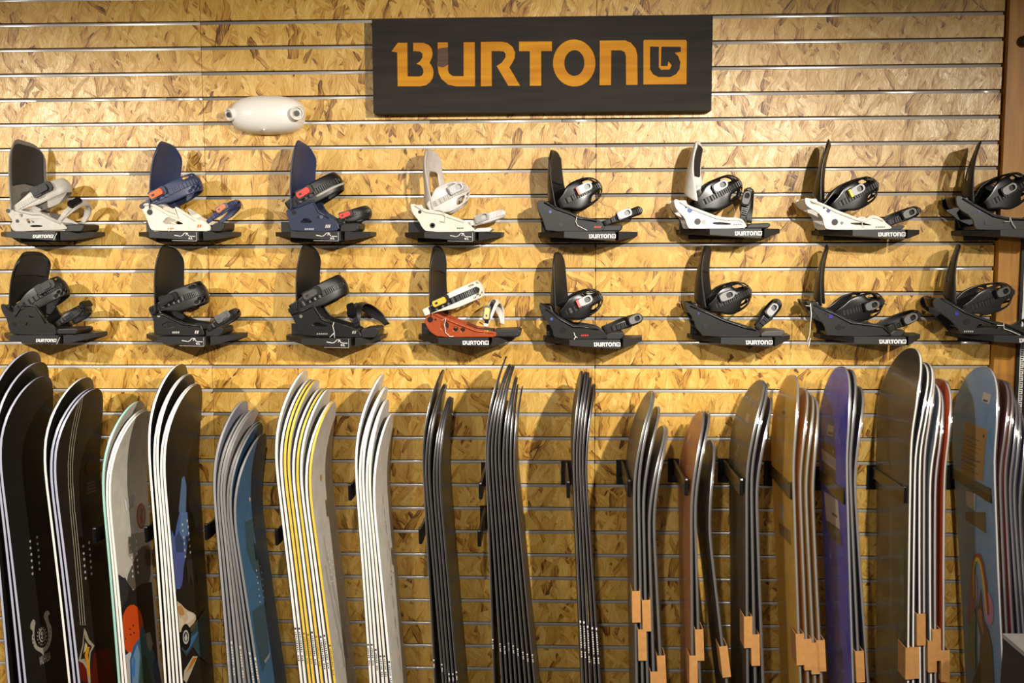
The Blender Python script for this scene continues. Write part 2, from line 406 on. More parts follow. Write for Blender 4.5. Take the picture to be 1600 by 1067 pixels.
# ------------------------------------------------------------------ binding shelves
SHY = -.155                                   # depth of the shelf front
CARBON = mat('charcoal_shelf_plastic', (21, 20, 19), .5, 0, .12, 50)
SHELFGREY = mat('grey_shelf_corner', (44, 43, 43), .55, 0, .12, 50)
def logo_on(parent, x, y, z, h, origin, style, yoff=-.0006):
    b = MB()
    fn = lambda u, v: (x+u*h+(v*h*.25 if style == 'slant' else 0), y+yoff, z+v*h)
    if style in ('plain', 'slant'):
        for g in LOGO: b.flat(g, fn)
        if style == 'slant':
            u0 = LOGO_W+.25; b.flat([[(u0, -.6), (u0+.12, -.6), (u0+.75, 1.5), (u0+.63, 1.5)]], fn)
    else:
        def rib(pts, wd=.1):
            for (ax, ay), (cx, cy) in zip(pts, pts[1:]):
                d = Vector((cx-ax, cy-ay)); n = Vector((-d.y, d.x)).normalized()*wd/2; d = d.normalized()*wd*.3
                b.flat([[(ax+n.x-d.x, ay+n.y-d.y), (cx+n.x+d.x, cy+n.y+d.y), (cx-n.x+d.x, cy-n.y+d.y), (ax-n.x-d.x, ay-n.y-d.y)]], fn)
        rib([(0, .55), (1.35, .3), (1.8, .5), (2.25, 1.0), (2.55, 1.05), (2.8, .8), (2.55, .55)], .13)
        rib([(2.75, 1.05), (3.0, .95), (2.95, .65), (3.3, .32), (4.6, .25)], .13)
        rib([(3.2, -.35), (3.2, .02)], .1); rib([(3.5, .02), (3.25, -.15), (3.55, -.35)], .1); rib([(3.65, 0), (3.9, -.02), (3.7, -.33), (4.0, -.35)], .1)
        rib([(-.6, -.62), (4.9, -.75), (4.9, 1.2)], .05)
    b.build('printed_logo', PRINT, parent, origin=origin)
def make_shelf(F, style, label):
    """F: front right top corner of the shelf"""
    O = (F.x-.08, 0, F.z-.03)
    root = empty('binding_shelf', O); X, Zt = F.x, F.z
    xl, d1 = X-.15, .095
    y0 = SHY; yb = -.002
    # plan outline, front left facet, front, with the height of the skirt at each point
    pl = [(X-.228, yb, .013), (X-.222, y0+d1, .013), (xl, y0, .0175), (X, y0, .0275), (X+.004, y0+.03, .0275), (X+.004, yb, .0275)]
    b = MB(); n = len(pl)
    top = [(x, y, Zt) for x, y, h in pl]; bot = [(x, y, Zt-h) for x, y, h in pl]
    b.add(top+bot, [tuple(range(n)), tuple(range(n, 2*n))[::-1]]+[(i, (i+1) % n, n+(i+1) % n, n+i) for i in range(n)])
    body = b.build('tray', CARBON, root, origin=O)
    b = MB(); pr = [(X+.0105, y0+.008, .027), (X+.074, y0+.086, .013), (X+.08, yb, .012), (X+.0105, yb, .024)]; n = len(pr)
    b.add([(x, y, Zt) for x, y, h in pr]+[(x, y, Zt-h) for x, y, h in pr], [tuple(range(n)), tuple(range(n, 2*n))[::-1]]+[(i, (i+1) % n, n+(i+1) % n, n+i) for i in range(n)])
    b.build('corner_panel', SHELFGREY, root, origin=O)
    b = MB(); b.box(X-.218, X-.07, -.010, -.0015, Zt, Zt+.033); b.box(X-.19, X-.02, -.006, -.0016, Zt-.03, Zt)
    b.build('wall_flange', CARBON, root, origin=O)
    # logo lies on the front of the tray
    h = .0125
    if style == 'slant': logo_on(body, X-.072, SHY, Zt-.0195, .0098, O, style)
    elif style == 'plain': logo_on(body, X-.078, SHY, Zt-.0200, .0122, O, style)
    else: logo_on(body, X-.073, SHY, Zt-.0185, .0135, O, style)
    tag(root, label, 'shelf', 'black binding display shelves')
    return root

# ------------------------------------------------------------------ bindings
YN, YM, YF = -.135, -.08, -.025
CM = {}
def cmat(c, rough=.4, key=''):
    if max(c) < 64: c = tuple(int(v*.62) for v in c)
    k = 'plastic_%d_%d_%d_%s' % (*c, key)
    return mat(k, c, rough, 0, .08, 70)
BK = (26, 25, 25); DG = (48, 47, 46)
def make_binding(sp):
    ox, oy = sp['o']; zs = 5.335
    U = lambda zx, zy, y=YN: at(ox+zx/zs, oy+zy/zs, y)
    xf, yt = sp['shelf']
    F = U(xf, yt, SHY+.02); F.y = SHY
    make_shelf(F, sp['logo'], sp['shelf_label'])
    ZT = F.z+.0005
    base = [U(x, y) for x, y in sp['rail']]
    dz = ZT-min(p.z for p in base)               # sit the base exactly on the shelf
    O = (sum(p.x for p in base)/len(base), YM, ZT)
    root = empty('snowboard_binding', O)
    loop = [(p.x, p.z+dz) for p in base]
    def L2(pts): return [((q := U(x, y)).x, q.z+dz) for x, y in pts]
    loop = smoothloop(loop, 1)
    zmin = min(z for x, z in loop); loop = [(x, z-zmin+ZT) for x, z in loop]
    holes = [smoothloop(L2(h), 1) if len(h) < 9 else L2(h) for h in sp.get('holes', [])]
    RM = cmat(sp['rail_col'], sp.get('rough', .36), 'rail')
    fn = lambda u, v, t: (u, t, v)
    for y0 in (YN, YF-.008):
        b = MB(); b.plate([loop]+holes, fn, y0, y0+.008)
        o = b.build('side_rail', RM, root, origin=O)
        m = o.modifiers.new('bevel', 'BEVEL'); m.width = .0018; m.segments = 2; m.limit_method = 'ANGLE'; m.angle_limit = math.radians(50)
    ridge = [((q := U(x, y, YN)).x, YN-.0005, q.z+dz-.006) for x, y in sp['rail'][1:len(sp['rail'])//2]]
    b = MB(); b.tube(ridge, [.0025+.0015*math.sin(PI*i/(len(ridge)-1)) for i in range(len(ridge))], 8); b.build('rail_ridge', RM, root, origin=O, smooth='all')
    for h in sp.get('inserts', []):              # screws and hardware
        c = U(h[0], h[1], YN); c.z += dz; b = MB(); r = h[2]*.00036
        b.disc((c.x, YN-.0015, c.z), Vector((1, 0, 0)), Vector((0, 0, 1)), r, 14, Vector((0, 1, 0)), .004)
        b.build('screw', mat('screw_%d_%d_%d' % h[3], h[3], .3), root, origin=O)
    xs = [x for x, z in loop]; x_r = max(xs); x_l = min(xs)
    bot = [x for x, z in loop if z < ZT+.008]; bx0, bx1 = min(bot), max(bot)
    b = MB(); b.box(bx0+.004, bx1-.004, YN+.006, YF-.006, ZT+.001, ZT+.011)
    b.build('baseplate', RM, root, origin=O)
    b = MB(); b.box(bx0+.03, bx1-.01, YN+.012, YF-.012, ZT+.0112, ZT+.02)
    b.build('footbed', BLK2, root, origin=O)
    # heel hoop
    hz = sp.get('hoop', 0); top = [z for x, z in loop if x < x_l+.03]; zt = max(top)
    P = []
    for i in range(17):
        ph = -PI/2+PI*i/16; row = []
        for z in (zt-.034, zt-.022, zt-.010, zt-.002):
            k = (z-zt+.034)/.034
            row.append((x_l+.034-(.036)*math.cos(ph)+(1-k)*.012, YM+(.052)*math.sin(ph), z))
        P.append(row)
    b = MB(); b.grid(P); solid(b.build('heel_hoop', RM if sp['kind'] == 'B' else RM, root, origin=O), .006)
    # toe ramp
    if 'ramp' in sp:
        x0, x1, y1 = sp['ramp']; a = U(x0, y1); c = U(x1, y1, YF); z1 = max(a.z+dz, ZT+.012)
        cx1 = max(c.x if ox < 800 else U(x1, y1).x, a.x+.03)
        b = MB(); pf = [(a.x, ZT), (cx1-.006, ZT), (cx1, ZT+.006), (cx1+.003, z1-.004), (cx1-.004, z1), (a.x+.01, z1-.002), (a.x, z1-.01)]
        b.plate([pf], fn, YN+.004, YF-.004)
        o = b.build('toe_ramp', cmat(sp.get('ramp_col', BK), .5, 'ramp'), root, origin=O)
        m = o.modifiers.new('bevel', 'BEVEL'); m.width = .004; m.segments = 2; m.limit_method = 'ANGLE'
    # highback
    hb = dict(c0=.042, c1=.032, w0=.104, w1=.084, rnd=.10, asym=0, holes=(), pad=None); hb.update(sp['hb'])
    B = U(*hb['bot'], YM); T = U(*hb['top'], YM); B.z += dz; T.z += dz
    nI, nJ = 14, 14; P = []; rot = hb.get('rot', .36)
    tv = max(-.3, (854-(ox+hb['bot'][0]/zs))/1500); sh = max(0, (rot+tv)*.045); B.x += sh; T.x += sh
    H = T.z-B.z
    for i in range(nI+1):
        v = i/nI; row = []
        for j in range(nJ+1):
            th = 2*j/nJ-1; a = th*PI/2
            wv = hb['w0']+(hb['w1']-hb['w0'])*v; cv = hb['c0']+(hb['c1']-hb['c0'])*v
            if v > .7: wv *= 1-.2*((v-.7)/.3)**2.4
            zt_ = 1-(hb['rnd']+.05)*abs(th)**3.6+hb['asym']*th
            bow = hb.get('bow', .005)*math.sin(v*PI)
            z = B.z+H*v*(1+(zt_-1)*v)
            low = hb.get('low', .035)*(1-v)**3*abs(th)      # wings reach down to the hoop
            row.append((B.x+(T.x-B.x)*v-bow+cv*(.32+(.75*(1-v)**1.3 if sp['kind'] == 'B' else .1*(1-v)))*abs(th)**1.8+rot*wv*.58*(.75*th+.25*math.sin(a)), YM+wv*.58*(.75*th+.25*math.sin(a)), z-low))
        P.append(row)
    b = MB(); b.grid(P, skip=hb['holes']); HM = cmat(hb['col'], hb.get('rough', .45), 'hb')
    o = b.build('highback', HM, root, origin=O); solid(o, .005)
    if hb['pad']:
        P2 = [[(x+.0045, YM+(y-YM)*.9, z) for x, y, z in row[1:-1]] for row in P[hb.get('pad0', 4):-1]]
        b = MB(); b.grid(P2); solid(b.build('highback_pad', cmat(hb['pad'], .6, 'pad'), o, origin=O), .003)
    # straps
    def strap(name, st, buckle_name):
        pe = .75
        A = U(*st['A'], YN); E = U(*st['E'], YM); A.z += dz; E.z += dz
        A2 = Vector((A.x, 0, A.z)); E2 = Vector((E.x, 0, E.z)); D = E2-A2; Ln = D.length; u = D.normalized(); vv = Vector((-u.z, 0, u.x))
        if vv.z < 0: vv = -vv
        W0, W1 = st.get('W0', 55)*.00036, st['W']*.00036
        far = st.get('far', 0)*.00036
        def pos(t):
            s = max(math.sin(t), 0)**pe
            y = YM-(.052+.006*math.sin(t))*math.cos(t)
            q = A2+D*s; k = .5-.5*math.cos(t)
            q = q+Vector((far*k*(1-.5*s), 0, 0))
            return Vector((q.x, y, q.z)), s
        def frame(t):
            p, s = pos(t); p2, _ = pos(t+.02); T_ = (p2-p).normalized(); Nn = T_.cross(vv).normalized()
            if (p-Vector((A.x, YM, A.z-.02))).dot(Nn) < 0: Nn = -Nn
            return p, T_, Nn, s
        nt, nv = 28, 10; P = []; op = st.get('lever') == 'frame' and name == 'ankle_strap'
        for i in range(nt+1):
            t = PI*i/nt; p, s = pos(t); k = min(1, max(0, (s-.12)/.5)); k = k*k*(3-2*k)
            W = W0+(W1-W0)*k
            if op: W = max(W0*.9, W1*math.sqrt(max(0, 1-((s-.66)/.54)**2)))
            row = []
            for j in range(nv+1):
                q = 2*j/nv-1
                row.append(p+vv*(W/2*q)-u*((.022 if op else st.get('cup', .010))*q*q*k))
            P.append(row)
        b = MB(); b.grid(P, skip=st.get('skip', ()))
        so = solid(b.build(name, cmat(st['col'], st.get('rough', .27 if op else .42), 'strap%d' % op), root, origin=O), st.get('th', .005))
        if 'stripe' in st:
            P3 = [[q+(q-Vector((A.x+D.x*.4, YM, A.z))).normalized()*.004 for q in row[2:4]] for row in P[4:20]]
            b = MB(); b.grid(P3); solid(b.build('strap_stripe', cmat(st['stripe'], .5, 'stripe'), so, origin=O), .002, 0)
        # ladder
        if 'lad' in st:
            t0, t1 = st['lad']; lw = st.get('lw', 24)*.00036; n = 46; rows = []
            for i in range(n+1):
                t = t0+(t1-t0)*i/n; p, T_, Nn, s = frame(t)
                h = .0038+(.0016 if (i//2) % 2 else 0)
                tp = 1 if i < n-3 else (1-.22*(i-n+3))
                rows.append([p+vv*(lw*q*tp)+Nn*hh for q, hh in ((-1, .002), (-.9, h), (.9, h), (1, .002))])
            b = MB(); b.grid(rows); b.build('ladder_strap', cmat(st.get('lad_col', BK), .4, 'lad'), so, origin=O, fix=True)
        # buckle
        bx, by = st['bk']; q = U(bx, by, YN); q.z += dz; r_ = Vector((q.x, 0, q.z))-A2
        s = min(.98, max(.05, r_.dot(D)/Ln**2)); pv = r_.dot(vv)
        t = math.asin(s**(1/pe)); p, T_, Nn, _ = frame(t)
        pv = max(-W1*.22, min(W1*.22, pv))
        c = p+vv*pv+Nn*.006; e1 = T_; e2 = vv; e3 = Nn
        if 'rot' in st: e1 = (Vector((math.cos(st['rot']), 0, math.sin(st['rot'])))-Nn*Nn.dot(Vector((math.cos(st['rot']), 0, math.sin(st['rot']))))).normalized(); e2 = Nn.cross(e1)
        sc = st.get('bs', 1)
        b = MB(); b.obox(c, e1, e2, e3, .026*sc, .0125*sc, .0035, .005*sc)
        b.obox(c-e1*.014*sc+e3*.004, e1, e2, e3, .010*sc, .0135*sc, .004, .003*sc)
        bo = b.build(buckle_name, cmat(st.get('bcol', BK), .35, 'buckle'), so, origin=O)
        b = MB()
        if st.get('lever') == 'frame':
            loop_o = smoothloop([(-.022, -.0115), (.013, -.0125), (.023, -.006), (.023, .006), (.013, .0125), (-.022, .0115)], 2)
            loop_i = smoothloop([(-.002, -.0075), (.012, -.0085), (.0175, -.004), (.0175, .004), (.012, .0085), (-.002, .0075)], 2)
            f2 = lambda a, d, tt: c+e1*a*sc+e2*d*sc+e3*(.0045+tt)
            b.plate([loop_o, loop_i], f2, 0, .006)
            lv = b.build('buckle_lever', SILVER, so, origin=O, smooth=True)
            if 'accent' in st:
                b = MB(); b.obox(c-e1*.0225*sc+e3*.006, e1, e2, e3, .0035*sc, .0125*sc, .005, .001); b.build('accent_clip', cmat(st['accent'], .4, 'acc'), so, origin=O)
        else:
            b.obox(c-e1*.004*sc+e3*.0065, e1, e2, e3, .020*sc, .0088*sc, .003, .004*sc)
            b.build('buckle_lever', cmat(st.get('lcol', BK), .35, 'lever'), so, origin=O)
            b = MB(); b.obox(c-e1*.012*sc+e3*.0098, e1, e2, e3, .004*sc, .003*sc, .0006); b.build('lever_mark', BLK, so, origin=O)
        return so
    strap('ankle_strap', sp['ankle'], 'ankle_buckle')
    strap('toe_strap', sp['toe'], 'toe_buckle')
    for st_ in sp.get('string', []):
        pts = [U(x, y, YN-.006) for x, y in st_]
        b = MB(); b.tube([p+Vector((0, 0, dz)) for p in pts], .0011, 6); b.build('tag_string', STRING, root, origin=O, smooth='all')
    for m in sp.get('marks', []):                # printed marks on the rail
        x, y, wd, ht, col = m
        a = U(x, y, YN-.001); b = MB(); a.z += dz; n = max(2, int(wd/14))
        for k in range(n):
            x0 = a.x+k*wd*.00036/n; ww = wd*.00036/n*.68
            b.flat([[(x0, 0), (x0+ww, 0), (x0+ww+.25*ht*.00036, ht*.00036), (x0+.25*ht*.00036, ht*.00036)]], lambda uu, v2: (uu, YN-.0006, a.z+v2))
        b.build('printed_mark', cmat(col, .5, 'mark'), root, origin=O)
    tag(root, sp['label'], 'binding', 'snowboard bindings on wall shelves')
    return root

WIN = {(i, j) for i in (6, 7, 8, 10, 11, 12, 14, 15, 16, 18, 19, 20, 22) for j in (1, 2, 7, 8)} | {(i, j) for i in (14, 15, 16) for j in (4, 5)}      # split pad of the open straps
WINK = {(i, 8) for i in (8, 9, 11, 12, 14, 15)} | {(i, 1) for i in (8, 10, 12, 14)} | {(i, 2) for i in (9, 11)}
def AN(A, E, W, bk, col=BK, **k):
    d = dict(A=A, E=E, W=W, bk=bk, col=col, lad=(.08, 1.25)); d.update(k); return d
WHT = (224, 218, 206); LG = (176, 170, 160); NV = (44, 52, 82); CR = (222, 212, 192); OR = (226, 96, 30); RD = (214, 48, 30); YL = (226, 176, 60); RU = (158, 66, 24)
SPECS = [
 dict(o=(0,200), kind='K', shelf=(490,862), logo='slant', rail_col=LG, label='light grey binding with dark grey padded highback on the top left shelf', shelf_label='black shelf holding the light grey binding at top left',
  rail=[(48,660),(95,640),(160,668),(270,690),(345,690),(430,735),(505,770),(562,820),(545,834),(380,838),(135,852),(100,835),(82,795),(105,760),(58,700)], holes=[[(150,712),(192,708),(184,738)],[(215,742),(300,775),(232,790)],[(250,800),(350,800),(350,815),(250,815)]],
  inserts=[(68,680,18,BK),(145,765,14,BK)], ramp=(530,830,788), hb=dict(bot=(95,600), top=(92,97), col=(120,116,110), pad=(58,56,53), c0=.046, c1=.04, w0=.118, w1=.108, rnd=.10, asym=-.05),
  ankle=AN((80,690),(575,455),135,(330,485),LG,lcol=BK,W0=60,bs=1.25,lad=(.05,.5),lad_col=LG), toe=AN((485,775),(700,600),60,(560,590),LG,W0=36,lw=15,lad_col=LG,far=60,bs=.85,lad=(.05,.7))),
 dict(o=(200,200), kind='K', shelf=(608,862), logo='mtn', rail_col=CR, label='navy and cream binding with orange buckles on the top shelf', shelf_label='black shelf holding the navy and cream binding with orange buckles',
  rail=[(98,660),(130,630),(200,625),(330,700),(418,735),(385,655),(420,665),(560,760),(620,770),(655,788),(688,820),(682,862),(560,860),(205,858),(180,830),(160,770),(130,700)], holes=[[(275,802),(330,738),(382,762),(458,796),(455,806)]],
  inserts=[(183,703,24,BK),(118,655,22,BK)], ramp=(690,890,788), marks=[(575,832,40,26,OR),(330,846,55,12,OR)], hb=dict(bot=(165,600), top=(225,122), col=NV, c0=.044, c1=.036, w0=.11, w1=.10, rnd=.16, asym=-.05),
  ankle=AN((118,660),(600,440),165,(232,510),NV,lcol=OR,bcol=(40,46,70),lad_col=(52,58,84),W0=60,skip=WINK,bs=1.1), toe=AN((655,790),(930,615),60,(775,668),NV,lcol=OR,bcol=NV,lad_col=NV,lw=15,W0=34,bs=.8,skip={(i,j) for i in range(10,17) for j in (3,4)}),
  string=[[(420,765),(375,790),(345,830),(340,860),(345,885)],[(340,855),(385,858)]]),
 dict(o=(420,200), kind='K', shelf=(610,862), logo='mtn', rail_col=(34,42,66), label='navy binding with black straps and red buckles', shelf_label='black shelf holding the navy binding with red buckles',
  rail=[(135,690),(200,655),(270,630),(370,590),(415,685),(500,735),(570,785),(592,850),(470,862),(190,855),(172,820),(160,730)], holes=[[(250,792),(308,745),(375,790)]],
  inserts=[(210,705,18,BK),(410,742,10,BK),(440,742,14,(90,96,116))], ramp=(590,800,790), marks=[(470,832,44,26,(190,186,178)),(298,850,80,14,(160,160,165))], hb=dict(bot=(165,610), top=(205,120), col=(40,48,78), c0=.044, c1=.036, w0=.11, w1=.10, rnd=.12, asym=-.08),
  ankle=AN((150,670),(605,430),170,(265,478),BK,lcol=RD,W0=110,stripe=(170,164,154),bs=1.1), toe=AN((570,775),(850,690),105,(638,704),DG,lcol=RD,W0=40,lw=15,bs=.85)),
 dict(o=(620,200), kind='B', shelf=(655,865), logo='mtn', rail_col=(214,206,190), label='pale ivory binding with open cut-out highback', shelf_label='black shelf holding the pale ivory binding',
  rail=[(110,632),(150,632),(240,680),(380,700),(420,720),(560,770),(612,808),(652,850),(640,864),(250,866),(212,832),(180,770),(130,712)], holes=[], inserts=[(192,700,14,BK),(298,812,22,BK),(298,812,10,(150,150,150))], ramp=(640,805,830), ramp_col=(210,206,202), marks=[(500,842,58,12,(60,58,56))],
  hb=dict(bot=(180,600), top=(205,175), col=(186,178,170), c0=.05, c1=.046, w0=.10, w1=.09, rnd=.10, holes={(i,j) for i in range(2,8) for j in (9,10,11)}|{(i,j) for i in (7,8,9,10) for j in (3,4)}|{(i,j) for i in range(2,6) for j in (3,4,5)}),
  ankle=AN((255,665),(600,500),235,(480,508),(206,200,194),lever='frame',skip=WIN,lad_col=(170,164,156),W0=70,bcol=(150,146,140)), toe=AN((605,800),(905,705),70,(705,740),(216,210,204),lever='frame',lad_col=(200,194,188),lw=18,W0=40,bcol=(170,166,160),bs=.9,skip={(i,j) for i in range(11,16) for j in (3,4)}),
  string=[[(385,700),(410,745),(405,785),(360,775)]]),
 dict(o=(820,200), kind='B', shelf=(750,862), logo='plain', rail_col=(22,22,23), label='black binding with padded highback and red buckle clip on the top shelf', shelf_label='black shelf holding the top black binding with red clip',
  rail=[(103,600),(160,600),(250,650),(400,702),(440,730),(600,760),(640,775),(672,840),(600,858),(180,860),(160,800),(150,760),(108,680)], inserts=[(212,695,12,(90,100,160)),(300,803,20,(50,50,50))], ramp=(640,810,800), marks=[(578,830,60,16,(190,60,40))],
  hb=dict(bot=(160,590), top=(190,180), col=(30,29,29), pad=(46,44,44), pad0=5, c0=.04, c1=.03, w0=.10, w1=.085, rnd=.10, bow=.004),
  ankle=AN((275,640),(635,470),245,(490,500),BK,lever='frame',accent=RD,skip=WIN,W0=70), toe=AN((650,795),(975,675),70,(815,690),BK,lever='frame',lw=20,W0=44,bs=.95),
  string=[[(435,735),(425,775),(440,810),(480,830),(520,850)]]),
 dict(o=(1030,200), kind='B', shelf=(840,838), logo='plain', rail_col=WHT, label='white and black binding with upright toe strap', shelf_label='black shelf holding the white binding with upright toe strap',
  rail=[(125,590),(170,600),(260,648),(370,690),(480,732),(560,745),(660,745),(700,765),(725,805),(730,825),(640,834),(270,838),(240,830),(216,750),(150,682),(128,640)], holes=[[(440,785),(520,782),(608,796),(590,806),(455,804)]], inserts=[(225,658,10,BK),(255,684,20,(60,84,150)),(320,778,26,BK),(372,780,18,(170,166,160))], ramp=(730,925,790), marks=[(620,808,68,10,(90,86,82))],
  hb=dict(bot=(185,530), top=(290,103), col=(228,224,216), pad=(58,57,58), pad0=5, c0=.05, c1=.03, w0=.10, w1=.085, rnd=.10, bow=.006),
  ankle=AN((300,655),(680,450),255,(492,468),BK,lever='frame',skip=WIN,W0=76), toe=AN((690,785),(725,500),85,(685,590),BK,lever='frame',lw=20,W0=48,far=120,bs=.9)),
 dict(o=(1240,200), kind='B', shelf=(908,846), logo='plain', rail_col=(226,220,206), label='white binding with thin black highback and yellow buckle clip', shelf_label='black shelf holding the white binding with yellow clip',
  rail=[(95,580),(135,588),(270,640),(360,685),(450,718),(520,745),(590,765),(650,725),(700,735),(745,760),(775,795),(822,828),(800,844),(560,847),(300,847),(265,835),(250,790),(243,745),(200,700),(115,655),(97,620)], holes=[[(135,606),(205,632),(207,664),(150,636)],[(472,783),(560,788),(640,803),(655,815),(480,806)]], inserts=[(252,667,8,BK),(290,690,16,(60,50,120)),(343,785,26,BK),(402,792,12,(120,116,110))], ramp=(800,925,812), marks=[(682,832,80,12,(110,104,96))],
  hb=dict(bot=(150,545), top=(285,93), col=(40,38,36), c0=.030, c1=.010, w0=.10, w1=.08, rnd=.05, bow=.004, rough=.3),
  ankle=AN((320,668),(695,460),235,(520,520),BK,lever='frame',accent=(226,214,30),skip=WIN,W0=70), toe=AN((775,800),(1040,680),75,(945,705),BK,lever='frame',lw=20,W0=44,bs=.95),
  string=[[(580,775),(570,800),(590,830)]]),
 dict(o=(1440,200), kind='B', shelf=(1068,848), logo='plain', rail_col=(22,22,22), label='black binding with slotted highback beside the wooden post on the top shelf', shelf_label='top black shelf beside the wooden post',
  rail=[(285,562),(340,570),(480,650),(600,715),(720,742),(860,748),(930,790),(960,840),(900,846),(480,846),(450,836),(425,745),(300,662)], inserts=[(480,695,12,(70,70,120)),(545,785,22,(44,44,44))], ramp=(930,1090,800),
  hb=dict(bot=(330,550), top=(470,118), col=(26,25,24), c0=.032, c1=.014, w0=.10, w1=.08, rnd=-.06, bow=.006, holes={(i,j) for i in (4,5,6,7) for j in (4,5,9,10)}),
  ankle=AN((530,650),(880,430),265,(715,510),BK,lever='frame',skip=WIN,W0=76), toe=AN((930,800),(1120,680),75,(1050,700),BK,lever='frame',lw=20,W0=44),
  string=[[(690,780),(735,778),(735,740),(760,800),(785,835)]]),
 dict(o=(0,370), kind='K', shelf=(515,818), logo='slant', rail_col=(44,41,38), label='charcoal binding with broad hammered straps on the lower left shelf', shelf_label='black shelf holding the charcoal binding at lower left',
  rail=[(5,555),(48,560),(130,640),(180,560),(250,550),(300,560),(380,700),(450,740),(475,805),(440,814),(95,808),(70,760),(60,690),(12,612)], holes=[[(205,735),(232,705),(270,740)],[(225,650),(290,668),(255,672)]], inserts=[(118,722,18,BK)], ramp=(450,780,760),
  hb=dict(bot=(75,520), top=(150,118), col=(50,47,44), c0=.046, c1=.04, w0=.118, w1=.11, rnd=.16, asym=0, pad=(60,57,53), pad0=7),
  ankle=AN((85,640),(545,390),185,(320,360),(44,42,40),W0=70,bs=1.15,skip=WINK,lcol=(30,29,28)), toe=AN((465,735),(740,580),85,(628,540),(40,38,36),W0=46,lw=17,skip=WINK,bs=.9)),
 dict(o=(200,370), kind='K', shelf=(668,828), logo='mtn', rail_col=(40,38,36), label='black binding with tall plain highback and slotted strap on the lower shelf', shelf_label='black shelf holding the lower binding with slotted strap',
  rail=[(165,600),(210,635),(300,640),(450,715),(600,735),(622,770),(640,832),(250,818),(215,775),(218,710)], holes=[[(270,742),(345,710),(400,750),(330,770)]], inserts=[(258,662,14,(150,146,140)),(190,610,16,BK)], ramp=(640,880,760), marks=[(555,812,36,26,(180,176,168)),(368,810,64,16,(170,166,160))],
  hb=dict(bot=(215,555), top=(240,83), col=(46,43,40), c0=.044, c1=.036, w0=.112, w1=.10, rnd=.13, asym=-.04),
  ankle=AN((180,620),(655,455),200,(340,520),(42,40,38),W0=60,skip=WINK,lcol=(38,36,34),bs=1.15), toe=AN((655,785),(925,620),75,(770,660),(40,38,36),W0=40,lw=16,bs=.95,skip={(i,j) for i in range(10,17) for j in (3,4)})),
 dict(o=(430,370), kind='K', shelf=(642,840), logo='mtn', rail_col=(32,31,30), label='black binding with quilted strap and round toe cap', shelf_label='black shelf holding the binding with round toe cap',
  rail=[(92,590),(140,640),(250,600),(310,570),(330,580),(390,680),(480,715),(600,748),(700,790),(722,840),(690,846),(230,832),(195,790),(150,690)], holes=[[(300,745),(340,715),(440,750),(420,758)]], inserts=[(215,670,14,(120,116,110)),(130,620,20,BK)], ramp=(710,905,765), marks=[(640,815,36,24,(160,156,150)),(345,822,95,12,(140,136,130))],
  hb=dict(bot=(160,530), top=(200,73), col=(36,34,33), c0=.04, c1=.03, w0=.108, w1=.096, rnd=.12, asym=-.06),
  ankle=AN((125,620),(590,390),185,(270,415),(36,34,33),W0=90,lcol=(70,68,66),bs=1.15), toe=AN((690,765),(650,560),110,(570,645),(34,32,31),W0=50,lw=20,far=200,bs=1.0,rot=1.9),
  string=[[(490,720),(480,750),(492,800),(495,850)],[(490,810),(455,845)]]),
 dict(o=(630,370), kind='K', shelf=(712,838), logo='plain', rail_col=RU, label='rust orange binding with white straps and yellow buckles', shelf_label='black shelf holding the rust orange binding',
  rail=[(172,682),(250,630),(400,690),(560,750),(600,768),(750,788),(778,800),(776,836),(640,836),(300,838),(230,800),(185,732)], holes=[circ(345,745,34,40,16),circ(436,770,20,20,14),circ(496,776,18,18,14)], inserts=[(225,690,24,BK),(270,690,8,BK)], ramp=(740,985,775), ramp_col=(44,42,42), marks=[(670,808,40,26,(214,160,50))],
  hb=dict(bot=(200,575), top=(215,73), col=(34,32,32), c0=.042, c1=.036, w0=.10, w1=.086, rnd=.16, pad=(52,50,50), pad0=8),
  ankle=AN((160,640),(665,420),150,(305,522),(222,214,198),W0=60,lcol=YL,lad=(.06,1.15),lw=28,skip=WINK,bs=1.1), toe=AN((685,755),(740,525),75,(655,630),(222,216,204),W0=40,lw=18,lcol=YL,far=130,bs=.9,rot=1.45),
  string=[[(320,700),(355,680),(345,735),(355,800),(390,832),(420,830)]]),
 dict(o=(830,370), kind='B', shelf=(735,852), logo='plain', rail_col=(38,36,35), label='black binding with bare highback and red buckle clip on the lower shelf', shelf_label='black shelf holding the lower black binding with red clip',
  rail=[(65,560),(120,588),(250,680),(350,735),(430,738),(560,760),(612,800),(645,848),(480,854),(190,850),(175,765),(85,645)], holes=[], inserts=[(170,688,12,(70,90,170)),(268,775,24,(24,24,24))], ramp=(620,775,800), marks=[(415,832,65,14,(200,40,40))],
  hb=dict(bot=(125,545), top=(165,130), col=(44,42,41), c0=.034, c1=.03, w0=.10, w1=.085, rnd=.08, bow=.0),
  ankle=AN((235,660),(590,490),225,(440,538),BK,lever='frame',accent=RD,skip=WIN,W0=66), toe=AN((605,795),(925,670),72,(840,668),BK,lever='frame',lw=22,W0=46,bs=.95),
  string=[[(355,800),(365,830),(385,845)],[(372,835),(342,880)]]),
 dict(o=(1050,370), kind='B', shelf=(822,835), logo='plain', rail_col=(24,23,23), label='black binding with wide flat highback and plain silver buckles', shelf_label='black shelf holding the black binding with wide flat highback',
  rail=[(110,540),(150,560),(300,620),(430,680),(600,738),(700,765),(748,822),(700,834),(260,830),(240,800),(200,760),(180,680),(120,602)], inserts=[(222,640,10,(60,60,130)),(280,745,22,(40,40,40))], ramp=(745,940,780), ramp_col=(64,60,58),
  hb=dict(bot=(165,505), top=(255,72), col=(38,36,36), pad=(50,48,47), pad0=7, c0=.046, c1=.034, w0=.10, w1=.09, rnd=.04, bow=.008),
